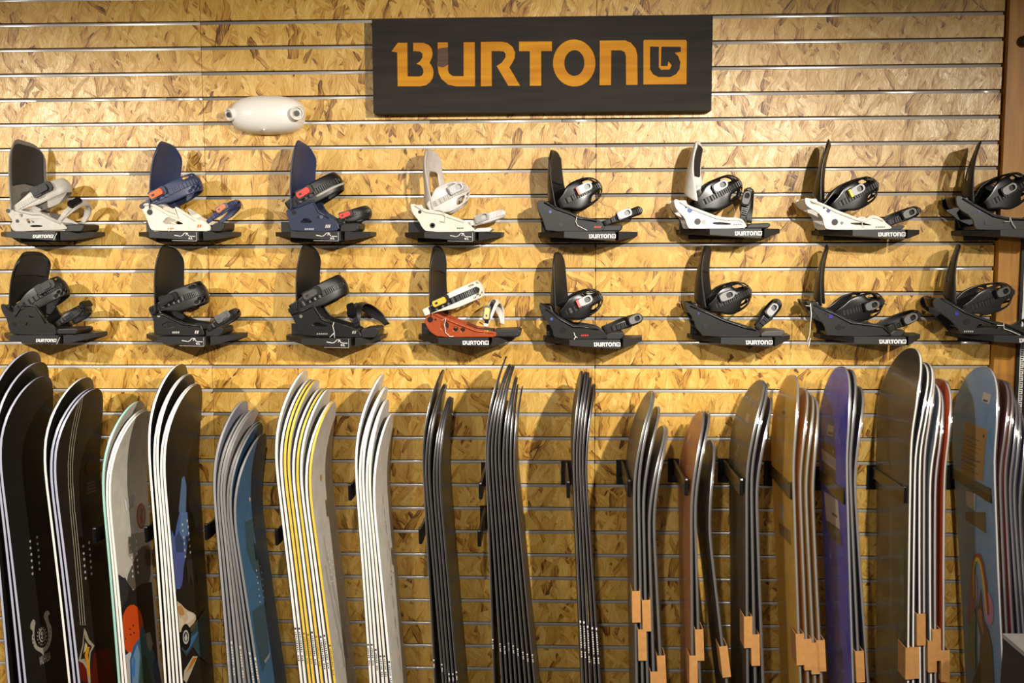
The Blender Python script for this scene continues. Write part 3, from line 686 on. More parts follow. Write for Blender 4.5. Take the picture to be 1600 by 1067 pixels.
  ankle=AN((310,600),(655,440),245,(450,492),BK,lever='frame',skip=WIN,W0=70), toe=AN((700,775),(880,530),85,(780,578),BK,lever='frame',lw=22,W0=50,far=60,bs=.95)),
 dict(o=(1240,370), kind='B', shelf=(915,828), logo='plain', rail_col=(40,39,40), label='black binding with slim highback and a hanging white string', shelf_label='black shelf below the binding with hanging white string',
  rail=[(108,522),(170,550),(330,620),(480,698),(640,716),(740,728),(800,788),(824,815),(640,824),(290,822),(272,790),(262,740),(190,642),(118,562)], inserts=[(268,633,9,BK),(308,660,16,(60,50,140)),(375,750,26,(22,22,22)),(420,750,12,(22,22,22))], ramp=(810,930,775),
  hb=dict(bot=(155,480), top=(265,60), col=(24,23,23), c0=.03, c1=.012, w0=.10, w1=.08, rnd=.04, bow=.004),
  ankle=AN((345,650),(745,525),225,(640,572),BK,lever='frame',skip=WIN,W0=66), toe=AN((780,770),(1040,630),70,(955,672),BK,lever='frame',lw=22,W0=46),
  string=[[(100,570),(135,575),(140,550),(148,640),(135,800),(128,830)],[(128,830),(118,860),(125,915),(140,840)]]),
 dict(o=(1430,370), kind='B', shelf=(1063,818), logo='plain', rail_col=(42,42,42), label='black binding with raised ankle strap beside the wooden post on the lower shelf', shelf_label='lower black shelf beside the wooden post',
  rail=[(150,530),(215,495),(420,615),(640,698),(760,718),(900,788),(940,812),(700,816),(400,808),(380,790),(310,702),(240,652),(160,592)], holes=[[(540,720),(700,740),(680,770),(500,765)]], inserts=[(345,640,16,(50,50,150)),(430,705,26,(24,24,24))], ramp=(920,1060,770), marks=[(405,795,80,14,(150,148,146))],
  hb=dict(bot=(225,480), top=(345,58), col=(28,27,27), c0=.038, c1=.026, w0=.10, w1=.085, rnd=-.02, bow=.006, holes={(i,j) for i in (4,5,6,7,8) for j in (4,9)}),
  ankle=AN((395,610),(810,445),225,(720,462),(50,50,50),lever='frame',skip=WIN,W0=66), toe=AN((920,790),(1100,680),75,(1040,700),BK,lever='frame',lw=22,W0=46),
  string=[[(680,735),(735,740),(738,715),(740,765),(800,785),(900,830)]]),
]
for sp in SPECS: make_binding(sp)
# ------------------------------------------------------------------ snowboards
DF, DN = .032, .302                             # depth of a board's wall-side and room-side edge
ZP = .10                                        # top of the plinth
THK = .0084
class Board:
    """nose-up board standing at right angles to the wall, leaning left; base faces left, top sheet right"""
    def __init__(s, xa, xb, tip, W=.27, th=THK):
        s.th = th
        a = at(xa, 800, -DN); b = at(xb, 1067, -DN); s.W = W
        d = (a-b); d.y = 0; s.dir = d.normalized()
        s.n = Vector((s.dir.z, 0, -s.dir.x))                         # towards the top sheet side
        s.ym = -(DF+DN)/2
        s.bot = b+s.dir*((ZP-b.z)/s.dir.z); s.bot.y = s.ym
        T = at(tip[0], tip[1], s.ym); r = T-s.bot
        s.L = r.dot(s.dir)
        s.kick = max(.012, min(.075, r.dot(s.n)-.003)); s.KL = .30
    def off(s, q):                                                   # nose and tail curve
        k = max(0, (q-(s.L-s.KL))/s.KL); t = max(0, (.20-q)/.20)
        return s.kick*k**2.2 + .04*t**2.2
    def half(s, q):                                                  # half width with sidecut and round ends
        m = (q-s.L/2)/(s.L/2-.16); w = (s.W/2)*(.905+.095*min(1, abs(m))**2)
        for e in (s.L-q, q):
            if e < .19: w *= max(0, 1-((.19-e)/.19)**2.3)**.47
        return w
    def pt(s, q, d, h):
        """q along, d across (-1 room side .. 1 wall side, or metres), h height above the base"""
        return s.bot+s.dir*q+s.n*(s.off(q)+h)+Vector((0, d, 0))
    def qd(s, px, py, h=THK):
        """pixel of the photograph -> (q, d) on the flat of the top sheet (or base with h=0)"""
        o_ = 0
        for _ in range(8):
            p = at_plane(px, py, s.bot+s.n*(h+o_), s.n); r = p-s.bot; q = r.dot(s.dir); o_ = .5*o_+.5*s.off(min(q, s.L))
        return q, r.y-s.ym+s.bot.y
def stations(L):
    q = [0, .004, .012, .025, .045, .075, .11, .15, .2]
    n = 12; q += [.2+(L-.5)*i/n for i in range(1, n+1)]
    return q+[L-.3+.05, L-.22, L-.19, L-.16, L-.13, L-.10, L-.075, L-.052, L-.034, L-.02, L-.01, L-.0035, L-.0006]
def layer(bd, h0, h1, grow=0):
    """closed shell of the board outline between heights h0 and h1: (mesh builder, material 1 on the rim)"""
    b = MB(); q = stations(bd.L); m = 6; Q = len(q)
    top = []; bot = []
    for s in q:
        w = bd.half(s)+grow
        top.append([bd.pt(s, w*(2*j/m-1), h1) for j in range(m+1)]); bot.append([bd.pt(s, w*(2*j/m-1), h0) for j in range(m+1)])
    b.grid(top); b.grid(bot)
    for j in (0, m):
        b.add([r[j] for r in top]+[r[j] for r in bot], [(i, i+1, Q+i+1, Q+i) for i in range(Q-1)], 1)
    for i in (0, Q-1):
        b.add(top[i]+bot[i], [(k, k+1, m+2+k, m+1+k) for k in range(m)], 1)
    return b
def ribbon(bd, pts, wd, h):
    """thin strip on the board through (q, d) points"""
    b = MB(); A = []
    for i, (q, d) in enumerate(pts):
        A.append([bd.pt(q, d-wd/2, h), bd.pt(q, d+wd/2, h)])
    b.grid(A); return b
def patch(bd, px, h=None, side='top', mb=None, smooth=0):
    """polygon drawn on the photograph -> flat print on the board"""
    hh = THK if side == 'top' else 0
    pts = [bd.qd(x, y, hh) for x, y in px]
    if smooth: pts = smoothloop(pts, smooth)
    b = mb or MB(); lim = .985
    pts = [(q, max(-bd.half(q)*lim, min(bd.half(q)*lim, d))) for q, d in pts]
    bm = bmesh.new(); vs = [bm.verts.new((q, d, 0)) for q, d in pts]
    for t in tessellate_polygon([[Vector((q, d, 0)) for q, d in pts]]):
        try: bm.faces.new([vs[i] for i in t])
        except ValueError: pass
    q0, q1 = min(p[0] for p in pts), max(p[0] for p in pts)
    q = max(q0, bd.L-bd.KL)+.01
    while q < q1:
        bmesh.ops.bisect_plane(bm, geom=bm.verts[:]+bm.edges[:]+bm.faces[:], plane_co=(q, 0, 0), plane_no=(1, 0, 0)); q += .015
    bm.verts.index_update()
    b.add([bd.pt(v.co.x, v.co.y, h) for v in bm.verts], [[v.index for v in f.verts] for f in bm.faces]); bm.free()
    return b
def make_board(bd, side, top, base, label, group, wrap=False, steel=STEEL, text=None, card=None, name='snowboard'):
    O = tuple(bd.bot)
    root = empty(name, O)
    sm = mat('sidewall_%d_%d_%d' % side, side, .4); tm = mat('topsheet_%d_%d_%d' % top, top, .32, 0, .1, 25); bm_ = mat('base_%d_%d_%d' % base, base, .4, 0, .06, 25)
    layer(bd, 0, .0015).build('base', [bm_, steel], root, origin=O, smooth=True)
    layer(bd, .0016, bd.th-.0007).build('core', sm, root, origin=O, smooth=True)
    t = layer(bd, bd.th-.0006, bd.th).build('topsheet', [tm, sm], root, origin=O, smooth=True)
    if wrap:
        layer(bd, -.0018, bd.th+.0018, .004).build('plastic_wrap', WRAP, root, origin=O, smooth=True)
    if text:                                     # small print along the sidewall
        y0, y1, col, chars = text; b = MB(); p0 = bd.qd(*y0)[0] if isinstance(y0, tuple) else None
        n = chars; qa, qb = y0, y1
        for k in range(n):
            if k in (1, n-4): continue
            q = qa+(qb-qa)*k/n; dq = (qb-qa)/n*(.62 if k else 1.0); w = bd.half(q)+.0004
            hs = (.0026, .0066) if k else (.0022, .0072)
            if k % 3 == 2: hs = (.0026, .0056)
            f_ = bd.th/THK; hs = (hs[0]*f_, hs[1]*f_)
            b.add([bd.pt(q, -w, hs[0]), bd.pt(q, -w, hs[1]), bd.pt(q+dq, -w, hs[1]), bd.pt(q+dq, -w, hs[0])], [(0, 1, 2, 3)])
        b.build('edge_lettering', mat('print_%d_%d_%d' % col, col, .6), root, origin=O)
    if card:                                     # folded cardboard sleeve over the room-side edge
        qc, = card; b = MB(); w = bd.half(qc); x0, x1 = -.008, THK+.008; ln = .047
        pr = [(x0, -w+.05), (x0, -w-.010), (x1, -w-.010), (x1, -w+.05), (x1-.002, -w+.05), (x1-.002, -w-.008), (x0+.002, -w-.008), (x0+.002, -w+.05)]
        n = len(pr)
        b.add([bd.pt(qc-ln, d, h) for h, d in pr]+[bd.pt(qc+ln, d, h) for h, d in pr], [tuple(range(n)), tuple(range(n, 2*n))[::-1]]+[(i, (i+1) % n, n+(i+1) % n, n+i) for i in range(n)])
        b.build('cardboard_sleeve', CARD, root, origin=O)
    tag(root, label, 'snowboard', group)
    return root, t, O
ORD = ['first', 'second', 'third', 'fourth', 'fifth', 'sixth', 'seventh', 'eighth', 'ninth']
W_ = (238, 234, 226); LAV = (176, 178, 196); Y_ = (236, 196, 72); GRY = (128, 126, 124); DK = (52, 48, 46); BKT = (30, 27, 25)
STACKS = {}
DSTEEL = mat('dark_steel_edge', (52, 48, 46), .35, .4)
def stack(key, phrase, group, rows, W=.27, **kw):
    out = []
    if key in 'ABCDEFG': kw['steel'] = DSTEEL
    for i, r in enumerate(rows):
        xa, xb, tip, side, top, base = r[:6]; ex = dict(kw); ex.update(r[6] if len(r) > 6 else {})
        lab = ex.pop('label', None) or '%s board from the left in the %s' % (ORD[i], phrase)
        if 'textpx' in ex: pass
        bd = Board(xa, xb, tip, W, .0058 if ex.get('wrap') or key in 'HIJ' else THK)
        tx = ex.pop('tx', None)
        if tx:
            ya, yb, col, n = tx; qa = bd.qd(xb, ya, 0)[0]; qb = bd.qd(xb, yb, 0)[0]
            pa = at(xb, ya, -DN); pb = at(xb, yb, -DN)
            ex['text'] = ((pa-bd.bot).dot(bd.dir), (pb-bd.bot).dot(bd.dir), col, n)
        cy = ex.pop('cy', None)
        if cy: ex['card'] = ((at(xb, cy, -DN)-bd.bot).dot(bd.dir),)
        out.append((bd,)+make_board(bd, side, top, base, lab, group, **ex))
    STACKS[key] = out
    return out
PK = (60, 58, 56); TXT = (58, 54, 52)
A = stack('A', 'leftmost black stack', 'black snowboards at the far left', [
 (-14, 9, (45,549), LAV, BKT, BKT), (0, 27, (62,566), LAV, BKT, BKT), (6, 35, (70,588), LAV, (34,31,28), BKT, dict(label='black snowboard with a white serpent ring emblem, rightmost of the leftmost stack'))], .28)
B_ = stack('B', 'black stack with red lower top sheets', 'black and red snowboards', [
 (75, 104, (133,590), W_, BKT, BKT), (83, 112, (141,607), LAV, BKT, BKT), (89, 119, (145,608), LAV, (40,34,28), BKT, dict(label='black and dark red snowboard with three cream pinstripes and a gold lower motif'))], .28)
C_ = stack('C', 'pale stack with an orange sun print', 'pale snowboards with orange sun', [
 (159, 180, (212,628), (160,210,196), (206,198,184), (60,58,54)), (164, 186, (219,641), W_, (214,206,190), BKT), (168, 191, (222,643), W_, (218,210,194), BKT, dict(label='pale grey snowboard with an orange sun and blue mountains print'))], .265)
D_ = stack('D', 'black stack with white edges and blue brush strokes', 'black snowboards with white edges', [
 (236, 254, (279,569), W_, BKT, BKT), (243, 261, (290,585), W_, BKT, BKT), (248, 267, (291,586), W_, BKT, BKT), (253, 273, (301,600), W_, BKT, BKT),
 (258, 279, (303,601), W_, (34,30,28), BKT, dict(label='black snowboard with blue brush strokes and a cream shell print'))], .275)
E_ = stack('E', 'stack of grey edged blue boards', 'grey edged blue snowboards', [
 (333, 354, (378,627), (150,148,146), (150,152,168), BKT, dict(tx=(1003,1060,(180,176,170),13))), (338, 362, (386,642), GRY, (52,78,104), BKT, dict(tx=(1005,1060,(200,196,190),13))), (343, 369, (396,640), (140,138,134), (170,160,158), BKT), (347, 376, (399,642), GRY, (176,166,162), BKT, dict(tx=(1012,1064,(200,196,190),12))),
 (351, 384, (406,660), (120,118,116), (48,84,112), BKT), (355, 391, (409,662), GRY, (48,80,108), BKT, dict(tx=(1022,1072,(200,196,190),12))), (360, 399, (412,678), GRY, (66,106,138), BKT, dict(tx=(1030,1085,(200,196,190),12), label='slate blue snowboard with dark green swirls, rightmost of the grey edged stack'))], .265)
F_ = stack('F', 'stack of white boards with some yellow edges', 'white boards with yellow edges', [
 (437, 467, (481,579), W_, (226,222,214), BKT, dict(tx=(982,1036,TXT,16))), (443, 473, (492,592), W_, (226,222,214), BKT, dict(tx=(982,1036,TXT,16))), (449, 480, (494,593), Y_, (226,222,214), BKT, dict(tx=(990,1040,(150,110,30),16))), (455, 486, (495,594), Y_, (226,222,214), BKT, dict(tx=(992,1040,(150,110,30),16))),
 (461, 493, (505,606), W_, (226,222,214), BKT, dict(tx=(988,1042,TXT,16))), (467, 499, (508,608), Y_, (226,222,214), BKT, dict(tx=(995,1044,(150,110,30),16))), (473, 506, (510,609), W_, (226,222,214), BKT, dict(tx=(995,1049,TXT,16))), (479, 512, (516,628), W_, (226,222,214), BKT, dict(tx=(993,1048,TXT,16))),
 (485, 519, (518,630), Y_, (214,206,194), BKT, dict(tx=(1009,1058,(120,84,16),16), label='pale snowboard with faint streaks, rightmost of the yellow edged stack'))], .275)
G_ = stack('G', 'stack of all white boards', 'all white snowboards', [
 (557, 575, (596,585), W_, (222,220,218), BKT, dict(tx=(1009,1044,TXT,12))), (562, 581, (601,604), W_, (222,220,218), BKT, dict(tx=(1009,1044,TXT,12))), (567, 587, (601,606), W_, (222,220,218), BKT, dict(tx=(1017,1052,TXT,12))), (572, 594, (602,625), W_, (222,220,218), BKT, dict(tx=(1027,1062,TXT,12))), (577, 600, (602,627), (236,226,210), (222,220,218), BKT, dict(tx=(1027,1062,TXT,12))),
 (582, 607, (609,648), (236,236,238), (222,216,204), BKT, dict(tx=(1036,1072,TXT,12), label='white snowboard with a dashed dark line, rightmost of the all white boards'))], .265)
LM = (196, 194, 190)
H_ = stack('H', 'dark stack right of the all white boards', 'dark boards with greenish sheen', [
 (663, 677, (692,578), DK, (44,46,40), BKT, dict(tx=(1033,1047,PK and (226,222,214),6))), (668, 690, (694,600), DK, (40,42,38), BKT, dict(tx=(1040,1053,(226,222,214),6))), (673, 695, (696,602), DK, (40,42,38), BKT), (679, 700, (702,620), DK, (40,40,36), BKT, dict(tx=(1055,1068,(226,222,214),6))), (684, 706, (704,621), DK, (40,40,36), BKT, dict(tx=(1055,1068,(226,222,214),6))),
 (689, 712, (706,622), DK, (36,34,30), BKT, dict(tx=(1052,1066,(226,222,214),6)))], .27)
I_ = stack('I', 'large dark stack at the middle of the wall', 'dark boards at the middle', [
 (761, 770, (791,557), DK, (46,42,38), (50,46,42), dict(tx=(1001,1017,(226,222,214),7))), (766, 783, (796,569), DK, (46,42,38), (50,46,42), dict(tx=(1008,1021,(226,222,214),7))), (772, 790, (798,570), DK, (50,44,38), (50,46,42), dict(tx=(1012,1025,(226,222,214),7))), (778, 797, (801,571), DK, (50,44,38), (50,46,42), dict(tx=(1007,1020,(160,156,150),7))), (784, 804, (803,572), DK, (92,72,48), (50,46,42), dict(tx=(1011,1024,(226,222,214),7))),
 (790, 811, (806,588), DK, (60,52,44), (50,46,42), dict(tx=(1016,1028,(226,222,214),7))), (796, 819, (808,590), DK, (96,78,52), (50,46,42), dict(tx=(1021,1033,(226,222,214),7))), (802, 826, (809,601), DK, (50,44,38), (50,46,42), dict(tx=(1024,1037,(226,222,214),7))), (808, 834, (816,604), DK, (46,42,38), (50,46,42), dict(tx=(1025,1038,(226,222,214),7)))], .27)
J_ = stack('J', 'narrow dark stack with long white edge lettering', 'dark boards with white edge lettering', [
 (898, 909, (909,580), DK, (44,38,34), (62,56,48), dict(tx=(972,1031,(230,226,218),16))), (903, 915, (915,581), DK, (52,44,36), (54,48,42), dict(tx=(973,1032,(230,226,218),16))), (908, 921, (919,582), DK, (52,44,36), (54,48,42), dict(tx=(980,1039,(230,226,218),16))), (913, 929, (923,590), DK, (120,66,30), (60,50,40), dict(tx=(982,1041,(230,226,218),16))), (918, 936, (929,600), DK, (60,50,40), (60,50,40), dict(tx=(983,1041,(230,226,218),16)))], .27)
wr = dict(wrap=True)
GE = (86, 84, 82)
K_ = stack('K', 'wrapped dark stack right of the middle', 'wrapped dark boards', [
 (990, 994, (1019,611), GE, (60,56,52), (112,94,70), dict(cy=949)), (997, 1003, (1021,613), GE, (60,56,52), (64,54,44), dict(cy=1009)), (1004, 1011, (1029,636), GE, (76,72,70), (70,58,46), dict(cy=963)), (1012, 1021, (1038,666), GE, (92,96,108), (104,98,96), dict(cy=1075)), (1019, 1033, (1041,668), GE, (44,52,74), (60,56,60), dict(cy=1050))], .265, **wr)
L_ = stack('L', 'wrapped stack with a copper base', 'wrapped copper boards', [
 (1079, 1082, (1097,643), GE, (52,40,40), (206,128,74), dict(cy=1050, label='wrapped snowboard with a copper coloured base')), (1085, 1093, (1106,643), GE, (60,44,50), (70,48,48), dict(cy=1009)), (1103, 1135, (1113,688), GE, (46,34,34), (52,38,36), dict(cy=1035))], .265, **wr)
M_ = stack('M', 'wrapped dark brown stack', 'wrapped dark brown boards', [
 (1166, 1168, (1191,594), GE, (40,36,50), (76,60,44), dict(cy=989, label='wrapped snowboard with dark brown base and white script')), (1174, 1180, (1195,598), GE, (60,40,70), (40,34,40), dict(cy=1017)), (1182, 1192, (1202,619), GE, (70,60,80), (66,48,66))], .265, **wr)
N_ = stack('N', 'wrapped yellow stack', 'wrapped yellow boards', [
 (1241, 1251, (1240,586), (128,124,118), (150,110,60), (236,184,62), dict(cy=1016, label='wrapped snowboard with an ochre yellow base, foremost of the yellow stack')), (1251, 1263, (1256,606), (128,124,118), (150,110,60), (236,160,84), dict(cy=1024)), (1260, 1274, (1265,614), (128,124,118), (150,110,60), (226,180,80), dict(cy=1030)), (1270, 1284, (1271,620), (128,124,118), (150,110,60), (214,160,62), dict(cy=1026))], .265, **wr)
O_ = stack('O', 'wrapped royal blue stack', 'wrapped blue boards', [
 (1324, 1333, (1317,573), (140,138,136), (36,36,70), (30,56,208), dict(label='wrapped snowboard with a royal blue base and white stickers')), (1330, 1343, (1328,577), (110,108,106), (36,36,70), (30,32,78), dict(cy=1042)), (1337, 1356, (1341,603), (110,108,106), (60,56,60), (34,32,64))], .275, **wr)
P_ = stack('P', 'tall wrapped stack with white edges and orange', 'tall wrapped boards', [
 (1420, 1418, (1428,544), W_, (40,38,48), (66,54,40), dict(cy=1036, label='tall wrapped snowboard with a smoky dark base and white edge')), (1427, 1426, (1440,566), W_, (40,38,48), (38,40,58), dict(cy=1035)), (1435, 1437, (1447,566), W_, (40,38,48), (38,42,66), dict(cy=983)), (1442, 1444, (1448,567), (190,180,176), (40,38,48), (92,56,44)),
 (1451, 1454, (1457,598), W_, (120,30,30), (140,156,170), dict(cy=1025, label='wrapped snowboard with a pale blue base beside the orange board')), (1459, 1461, (1460,603), (170,166,164), (120,30,30), (120,44,40), dict(cy=1007)), (1473, 1474, (1471,592), (180,176,172), (60,50,46), (236,92,26), dict(cy=1040, label='wrapped snowboard with a bright orange base'))], .285, **wr)
Q_ = stack('Q', 'wrapped stack at the right edge', 'wrapped boards at the right edge', [
 (1555, 1568, (1540,573), (206,202,200), (60,30,36), (118,162,204), dict(label='wrapped snowboard with a light blue base and rainbow print')), (1563, 1577, (1563,592), (110,104,104), (60,30,36), (108,40,50)), (1571, 1587, (1568,594), (110,104,104), (60,30,36), (190,36,40)), (1578, 1598, (1576,612), (104,100,106), (40,44,70), (70,40,70)), (1584, 1606, (1580,620), (110,106,110), (40,44,70), (60,80,140)), (1591, 1612, (1586,640), (104,100,106), (50,40,60), (70,66,110))], .28, **wr)

# ------------------------------------------------------------------ prints on the boards
def pmat(c, r=.4): return mat('ink_%d_%d_%d' % c, c, r)
def art(S, polys, side='top', name='printed_art', sm=0):
    bd, root, sheet, O = S
    par = sheet if side == 'top' else next(c for c in root.children if c.name.split('.')[0] == 'base')
    for k, it in enumerate(polys):
        pts, col = it[0], it[1]; s_ = it[2] if len(it) > 2 else sm
        h = THK+.0004+.00012*k if side == 'top' else -.0004-.00012*k
        patch(bd, pts, h, side, smooth=s_).build(it[3] if len(it) > 3 else name, pmat(col), par, origin=O)
def dots(S, pts, col=(200, 198, 192), r=.0042):
    bd, root, sheet, O = S
    for x, y in pts:
        q, d = bd.qd(x, y); b = MB(); c = bd.pt(q, d, THK+.0008)
        b.disc(c, bd.dir, Vector((0, 1, 0)), r, 10, bd.n, .0006); b.build('insert_hole', pmat(col, .3), sheet, origin=O)
def line_px(S, px, wd, col, name='pinstripe', h=.0006):
    bd, root, sheet, O = S; pts = [bd.qd(x, y) for x, y in px]
    ribbon(bd, pts, wd, THK+h).build(name, pmat(col), sheet, origin=O)
zc = lambda pts, ox, oy, sc: [(ox+x/sc, oy+y/sc) for x, y in pts]
# A: serpent ring
SA = A[2]
c5 = lambda pts: zc(pts, 0, 790, 3.853)
cr = (176, 170, 152)
tick = lambda a: c5([(249+31*math.cos(a-.1), 785+56*math.sin(a-.1)), (249+31*math.cos(a+.1), 785+56*math.sin(a+.1)), (249+26*math.cos(a+.1), 785+48*math.sin(a+.1)), (249+26*math.cos(a-.1), 785+48*math.sin(a-.1))])
art(SA, [(c5([(180,738),(184,705),(202,680),(214,702),(208,730),(206,765),(207,805),(222,845),(249,858),(276,845),(290,800),(288,750),(276,705),(262,672),(268,640),(290,630),(300,652),(288,662),(292,695),(310,730),(313,780),(302,835),(280,872),(268,880),(262,905),(248,885),(215,868),(194,830),(190,790),(198,755)]), cr, 1, 'serpent_emblem')]
    +[(c5(circ(195+5*k%9, 770+22*k, 3, 6, 8)), (70,66,58), 0, 'serpent_scale') for k in range(4)]+[(c5(circ(301-4*k, 745+24*k, 3, 6, 8)), (70,66,58), 0, 'serpent_scale') for k in range(5)]
    +[(tick(2*PI*k/14), cr, 0, 'ring_letter') for k in range(14)]
    +[(c5(circ(248,780,21,42,20)), cr, 0, 'ring_emblem'), (c5(circ(248,780,15,33,20)), (34,30,26), 0, 'ring_emblem'), (c5([(238,775),(243,755),(252,758),(258,775),(252,782),(257,800),(246,806),(240,795),(246,785)]), cr, 0, 'ring_emblem')])
bdA, rA, tA, OA = SA
# word below the emblem, running along the board
def word_mesh(txt):
    cu = bpy.data.curves.new('word', 'FONT'); cu.body = txt; cu.size = 1
    ob = bpy.data.objects.new('word', cu); COL.objects.link(ob); dg = bpy.context.evaluated_depsgraph_get()
    me = bpy.data.meshes.new_from_object(ob.evaluated_get(dg)); vs = [tuple(v.co) for v in me.vertices]; fs = [tuple(p.vertices) for p in me.polygons]
    bpy.data.objects.remove(ob); bpy.data.curves.remove(cu); bpy.data.meshes.remove(me)
    return vs, fs
def word(S, txt, p0, p1, hgt, col, side='top'):
    """text laid on the board from photo pixel p0 to p1 (baseline)"""
    bd, root, sheet, O = S; hh = THK if side == 'top' else 0
    a = Vector(bd.qd(*p0, hh)); c = Vector(bd.qd(*p1, hh)); vs, fs = word_mesh(txt); wd = max(v[0] for v in vs); e = (c-a)/wd
    n = Vector((-e.y, e.x)).normalized()
    q_up = bd.qd(p0[0], p0[1]-10, hh)
    if n.dot(Vector(q_up)-a) < 0: n = -n
    mh = max(v[1] for v in vs); b = MB(); h = THK+.001 if side == 'top' else -.0012
    b.add([bd.pt(*(a+e*v[0]+n*(v[1]/mh*hgt)), h) for v in vs], fs)
    par = sheet if side == 'top' else next(x for x in root.children if x.name.split('.')[0] == 'base')
    b.build('printed_word', pmat(col), par, origin=O)
word(SA, 'VALHALLA', (61.5, 1040), (78.5, 1030), .026, (206,200,184))
dots(SA, c5([(180,215),(182,255),(187,293),(189,332),(192,372),(194,410),(222,190),(225,230),(229,268),(232,307),(234,345),(237,382)]))
# B: pinstripes, text block, gold and red
SB = B_[2]; c4 = lambda pts: zc(pts, 0, 540, 4.103)
st_ = lambda dx, dx2: c4([(510+dx*.6,330),(485+dx,420),(462+dx,530),(445+dx,640),(435+dx,760),(437+dx,880),(445+dx,980),(450+dx,1067)])+c5([(430+dx2,50),(450+dx2,250),(470+dx2,480),(490+dx2,720)])
for dx, d2 in ((0, -6), (14, 8), (28, 22)): line_px(SB, st_(dx, d2), .003, (206,194,168))
art(SB, [(c5([(460,1067),(455,985),(475,935),(495,940),(515,975),(530,1067)]), (110,26,18), 0, 'red_panel'), (c5([(548,1067),(545,1000),(560,900),(590,860),(660,860),(690,1067)]), (92,24,14), 0, 'red_panel'),
         (c5([(505,735),(520,760),(535,805),(568,842),(545,885),(540,960),(545,1067),(530,1067),(520,985),(500,950),(466,938),(480,900),(495,840)]), (176,164,140), 0, 'gold_motif'),
         (c5([(505,770),(512,800),(530,830),(552,848),(535,885),(530,960),(520,960),(508,920),(485,925),(490,890),(502,840)]), (40,32,24), 0, 'gold_motif'),
         (c5([(520,850),(538,850),(528,900),(535,950),(540,1030),(528,1030),(515,940),(508,900)]), (226,160,34), 0, 'gold_motif'), (c5([(512,820),(525,840),(515,870),(500,890)]), (220,200,140), 0, 'gold_motif')])
bx = lambda x, y, w, h, sl: [(x, y), (x+w, y-sl), (x+w, y-sl+h), (x, y+h)]
art(SB, [(zc(bx(238-3*k, 362+34*k, 80+9*k, 20, 26+k*3), 100, 700, 6.67), (84,74,60), 0, 'printed_words') for k in range(4)]+[(zc(bx(245, 500+18*k, 80, 6, 28), 100, 700, 6.67), (64,56,46), 0, 'printed_words') for k in range(3)]+[(zc(circ(262,210,40,80,16), 100, 700, 6.67), (66,36,20), 0, 'faded_badge')])
dots(SB, c5([(500,245),(502,287),(505,323),(507,362),(511,400),(514,437),(535,222),(538,262),(541,298),(544,336),(547,372),(550,410)]))
# C: layered greys, badge, sun, mountains
SC = C_[2]; c7 = lambda pts: zc(pts, 100, 700, 6.67); c6 = lambda pts: zc(pts, 150, 800, 3.995)
art(SC, [
         (c5([(640,20),(705,60),(715,170),(760,215),(790,250),(800,340),(740,380),(715,430),(690,400),(660,180)]), (216,208,190), 0, 'printed_band'),
         (c5([(765,220),(790,170),(905,150),(905,470),(820,480),(800,420),(795,330),(770,300)]), (176,166,150), 0, 'printed_band'),
         (c5([(905,230),(840,250),(805,330),(760,440),(775,500),(830,505),(905,470)]), (104,94,82), 1, 'printed_band'),
         (c5([(690,640),(700,420),(750,440),(800,510),(850,470),(912,460),(960,1067),(700,1067)]), (40,36,34), 0, 'printed_band'),
         (c5(circ(795,745,68,150,22)), (228,84,26), 0, 'orange_sun'),
         (c5([(755,900),(780,880),(800,900),(780,1067),(740,1067),(735,920)]), (210,206,204), 0, 'snow_print'),
         (c5([(785,1067),(780,930),(800,850),(835,800),(850,720),(890,790),(930,900),(965,1067)]), (58,102,150), 0, 'mountain_print'),
         (c5([(820,1067),(835,850),(850,730),(885,800),(925,920),(945,1067)]), (70,106,106), 0, 'mountain_print'),
         (c5([(795,1067),(790,930),(825,830),(840,900),(830,1067)]), (120,160,190), 0, 'mountain_print'),
         (c5([(875,770),(900,760),(918,830),(905,880),(885,850)]), (150,146,136), 0, 'mountain_print'),
         (c5([(700,640),(690,430),(705,418),(712,440),(724,420),(735,445),(748,430),(760,450),(772,500),(765,560),(740,600)]), (54,52,52), 0, 'forest_print'),
         (c5([(840,1067),(845,960),(862,880),(880,930),(895,990),(915,1067)]), (54,84,66), 0, 'mountain_print'), (c5([(930,1067),(918,960),(930,905),(955,980),(970,1067)]), (48,62,110), 0, 'mountain_print'), (c5([(790,1000),(800,900),(812,930),(806,1040)]), (70,130,200), 0, 'mountain_print'),
         (c5([(772,742),(785,738),(780,748)]), (60,30,20), 0, 'bird_print'), (c5([(792,720),(803,715),(799,728)]), (60,30,20), 0, 'bird_print'), (c5([(776,775),(788,768),(784,782)]), (60,30,20), 0, 'bird_print'), (c5([(798,760),(810,764),(802,772)]), (60,30,20), 0, 'bird_print'), (c5([(748,800),(756,796),(754,806)]), (60,30,20), 0, 'bird_print'),
         (c7([(640,520),(725,485),(715,590),(655,640)]), (196,190,178), 0, 'white_sticker'), (c7([(612,520),(640,540),(655,650),(635,655)]), (236,232,224), 0, 'white_sticker'),
         (c7(circ(795,705,48,130,22)), (186,66,34), 0, 'red_badge'), (c7(circ(797,705,40,115,22)), (150,142,128), 0, 'red_badge'), (c7([(790,620),(815,640),(800,700),(815,770),(795,790),(780,720),(795,680)]), (196,76,40), 0, 'red_badge')])
dots(SC, c6([(213,205),(217,245),(222,285),(224,328),(226,368),(228,402),(250,183),(252,222),(254,262),(257,300),(260,340),(262,378)]), (214,208,198))
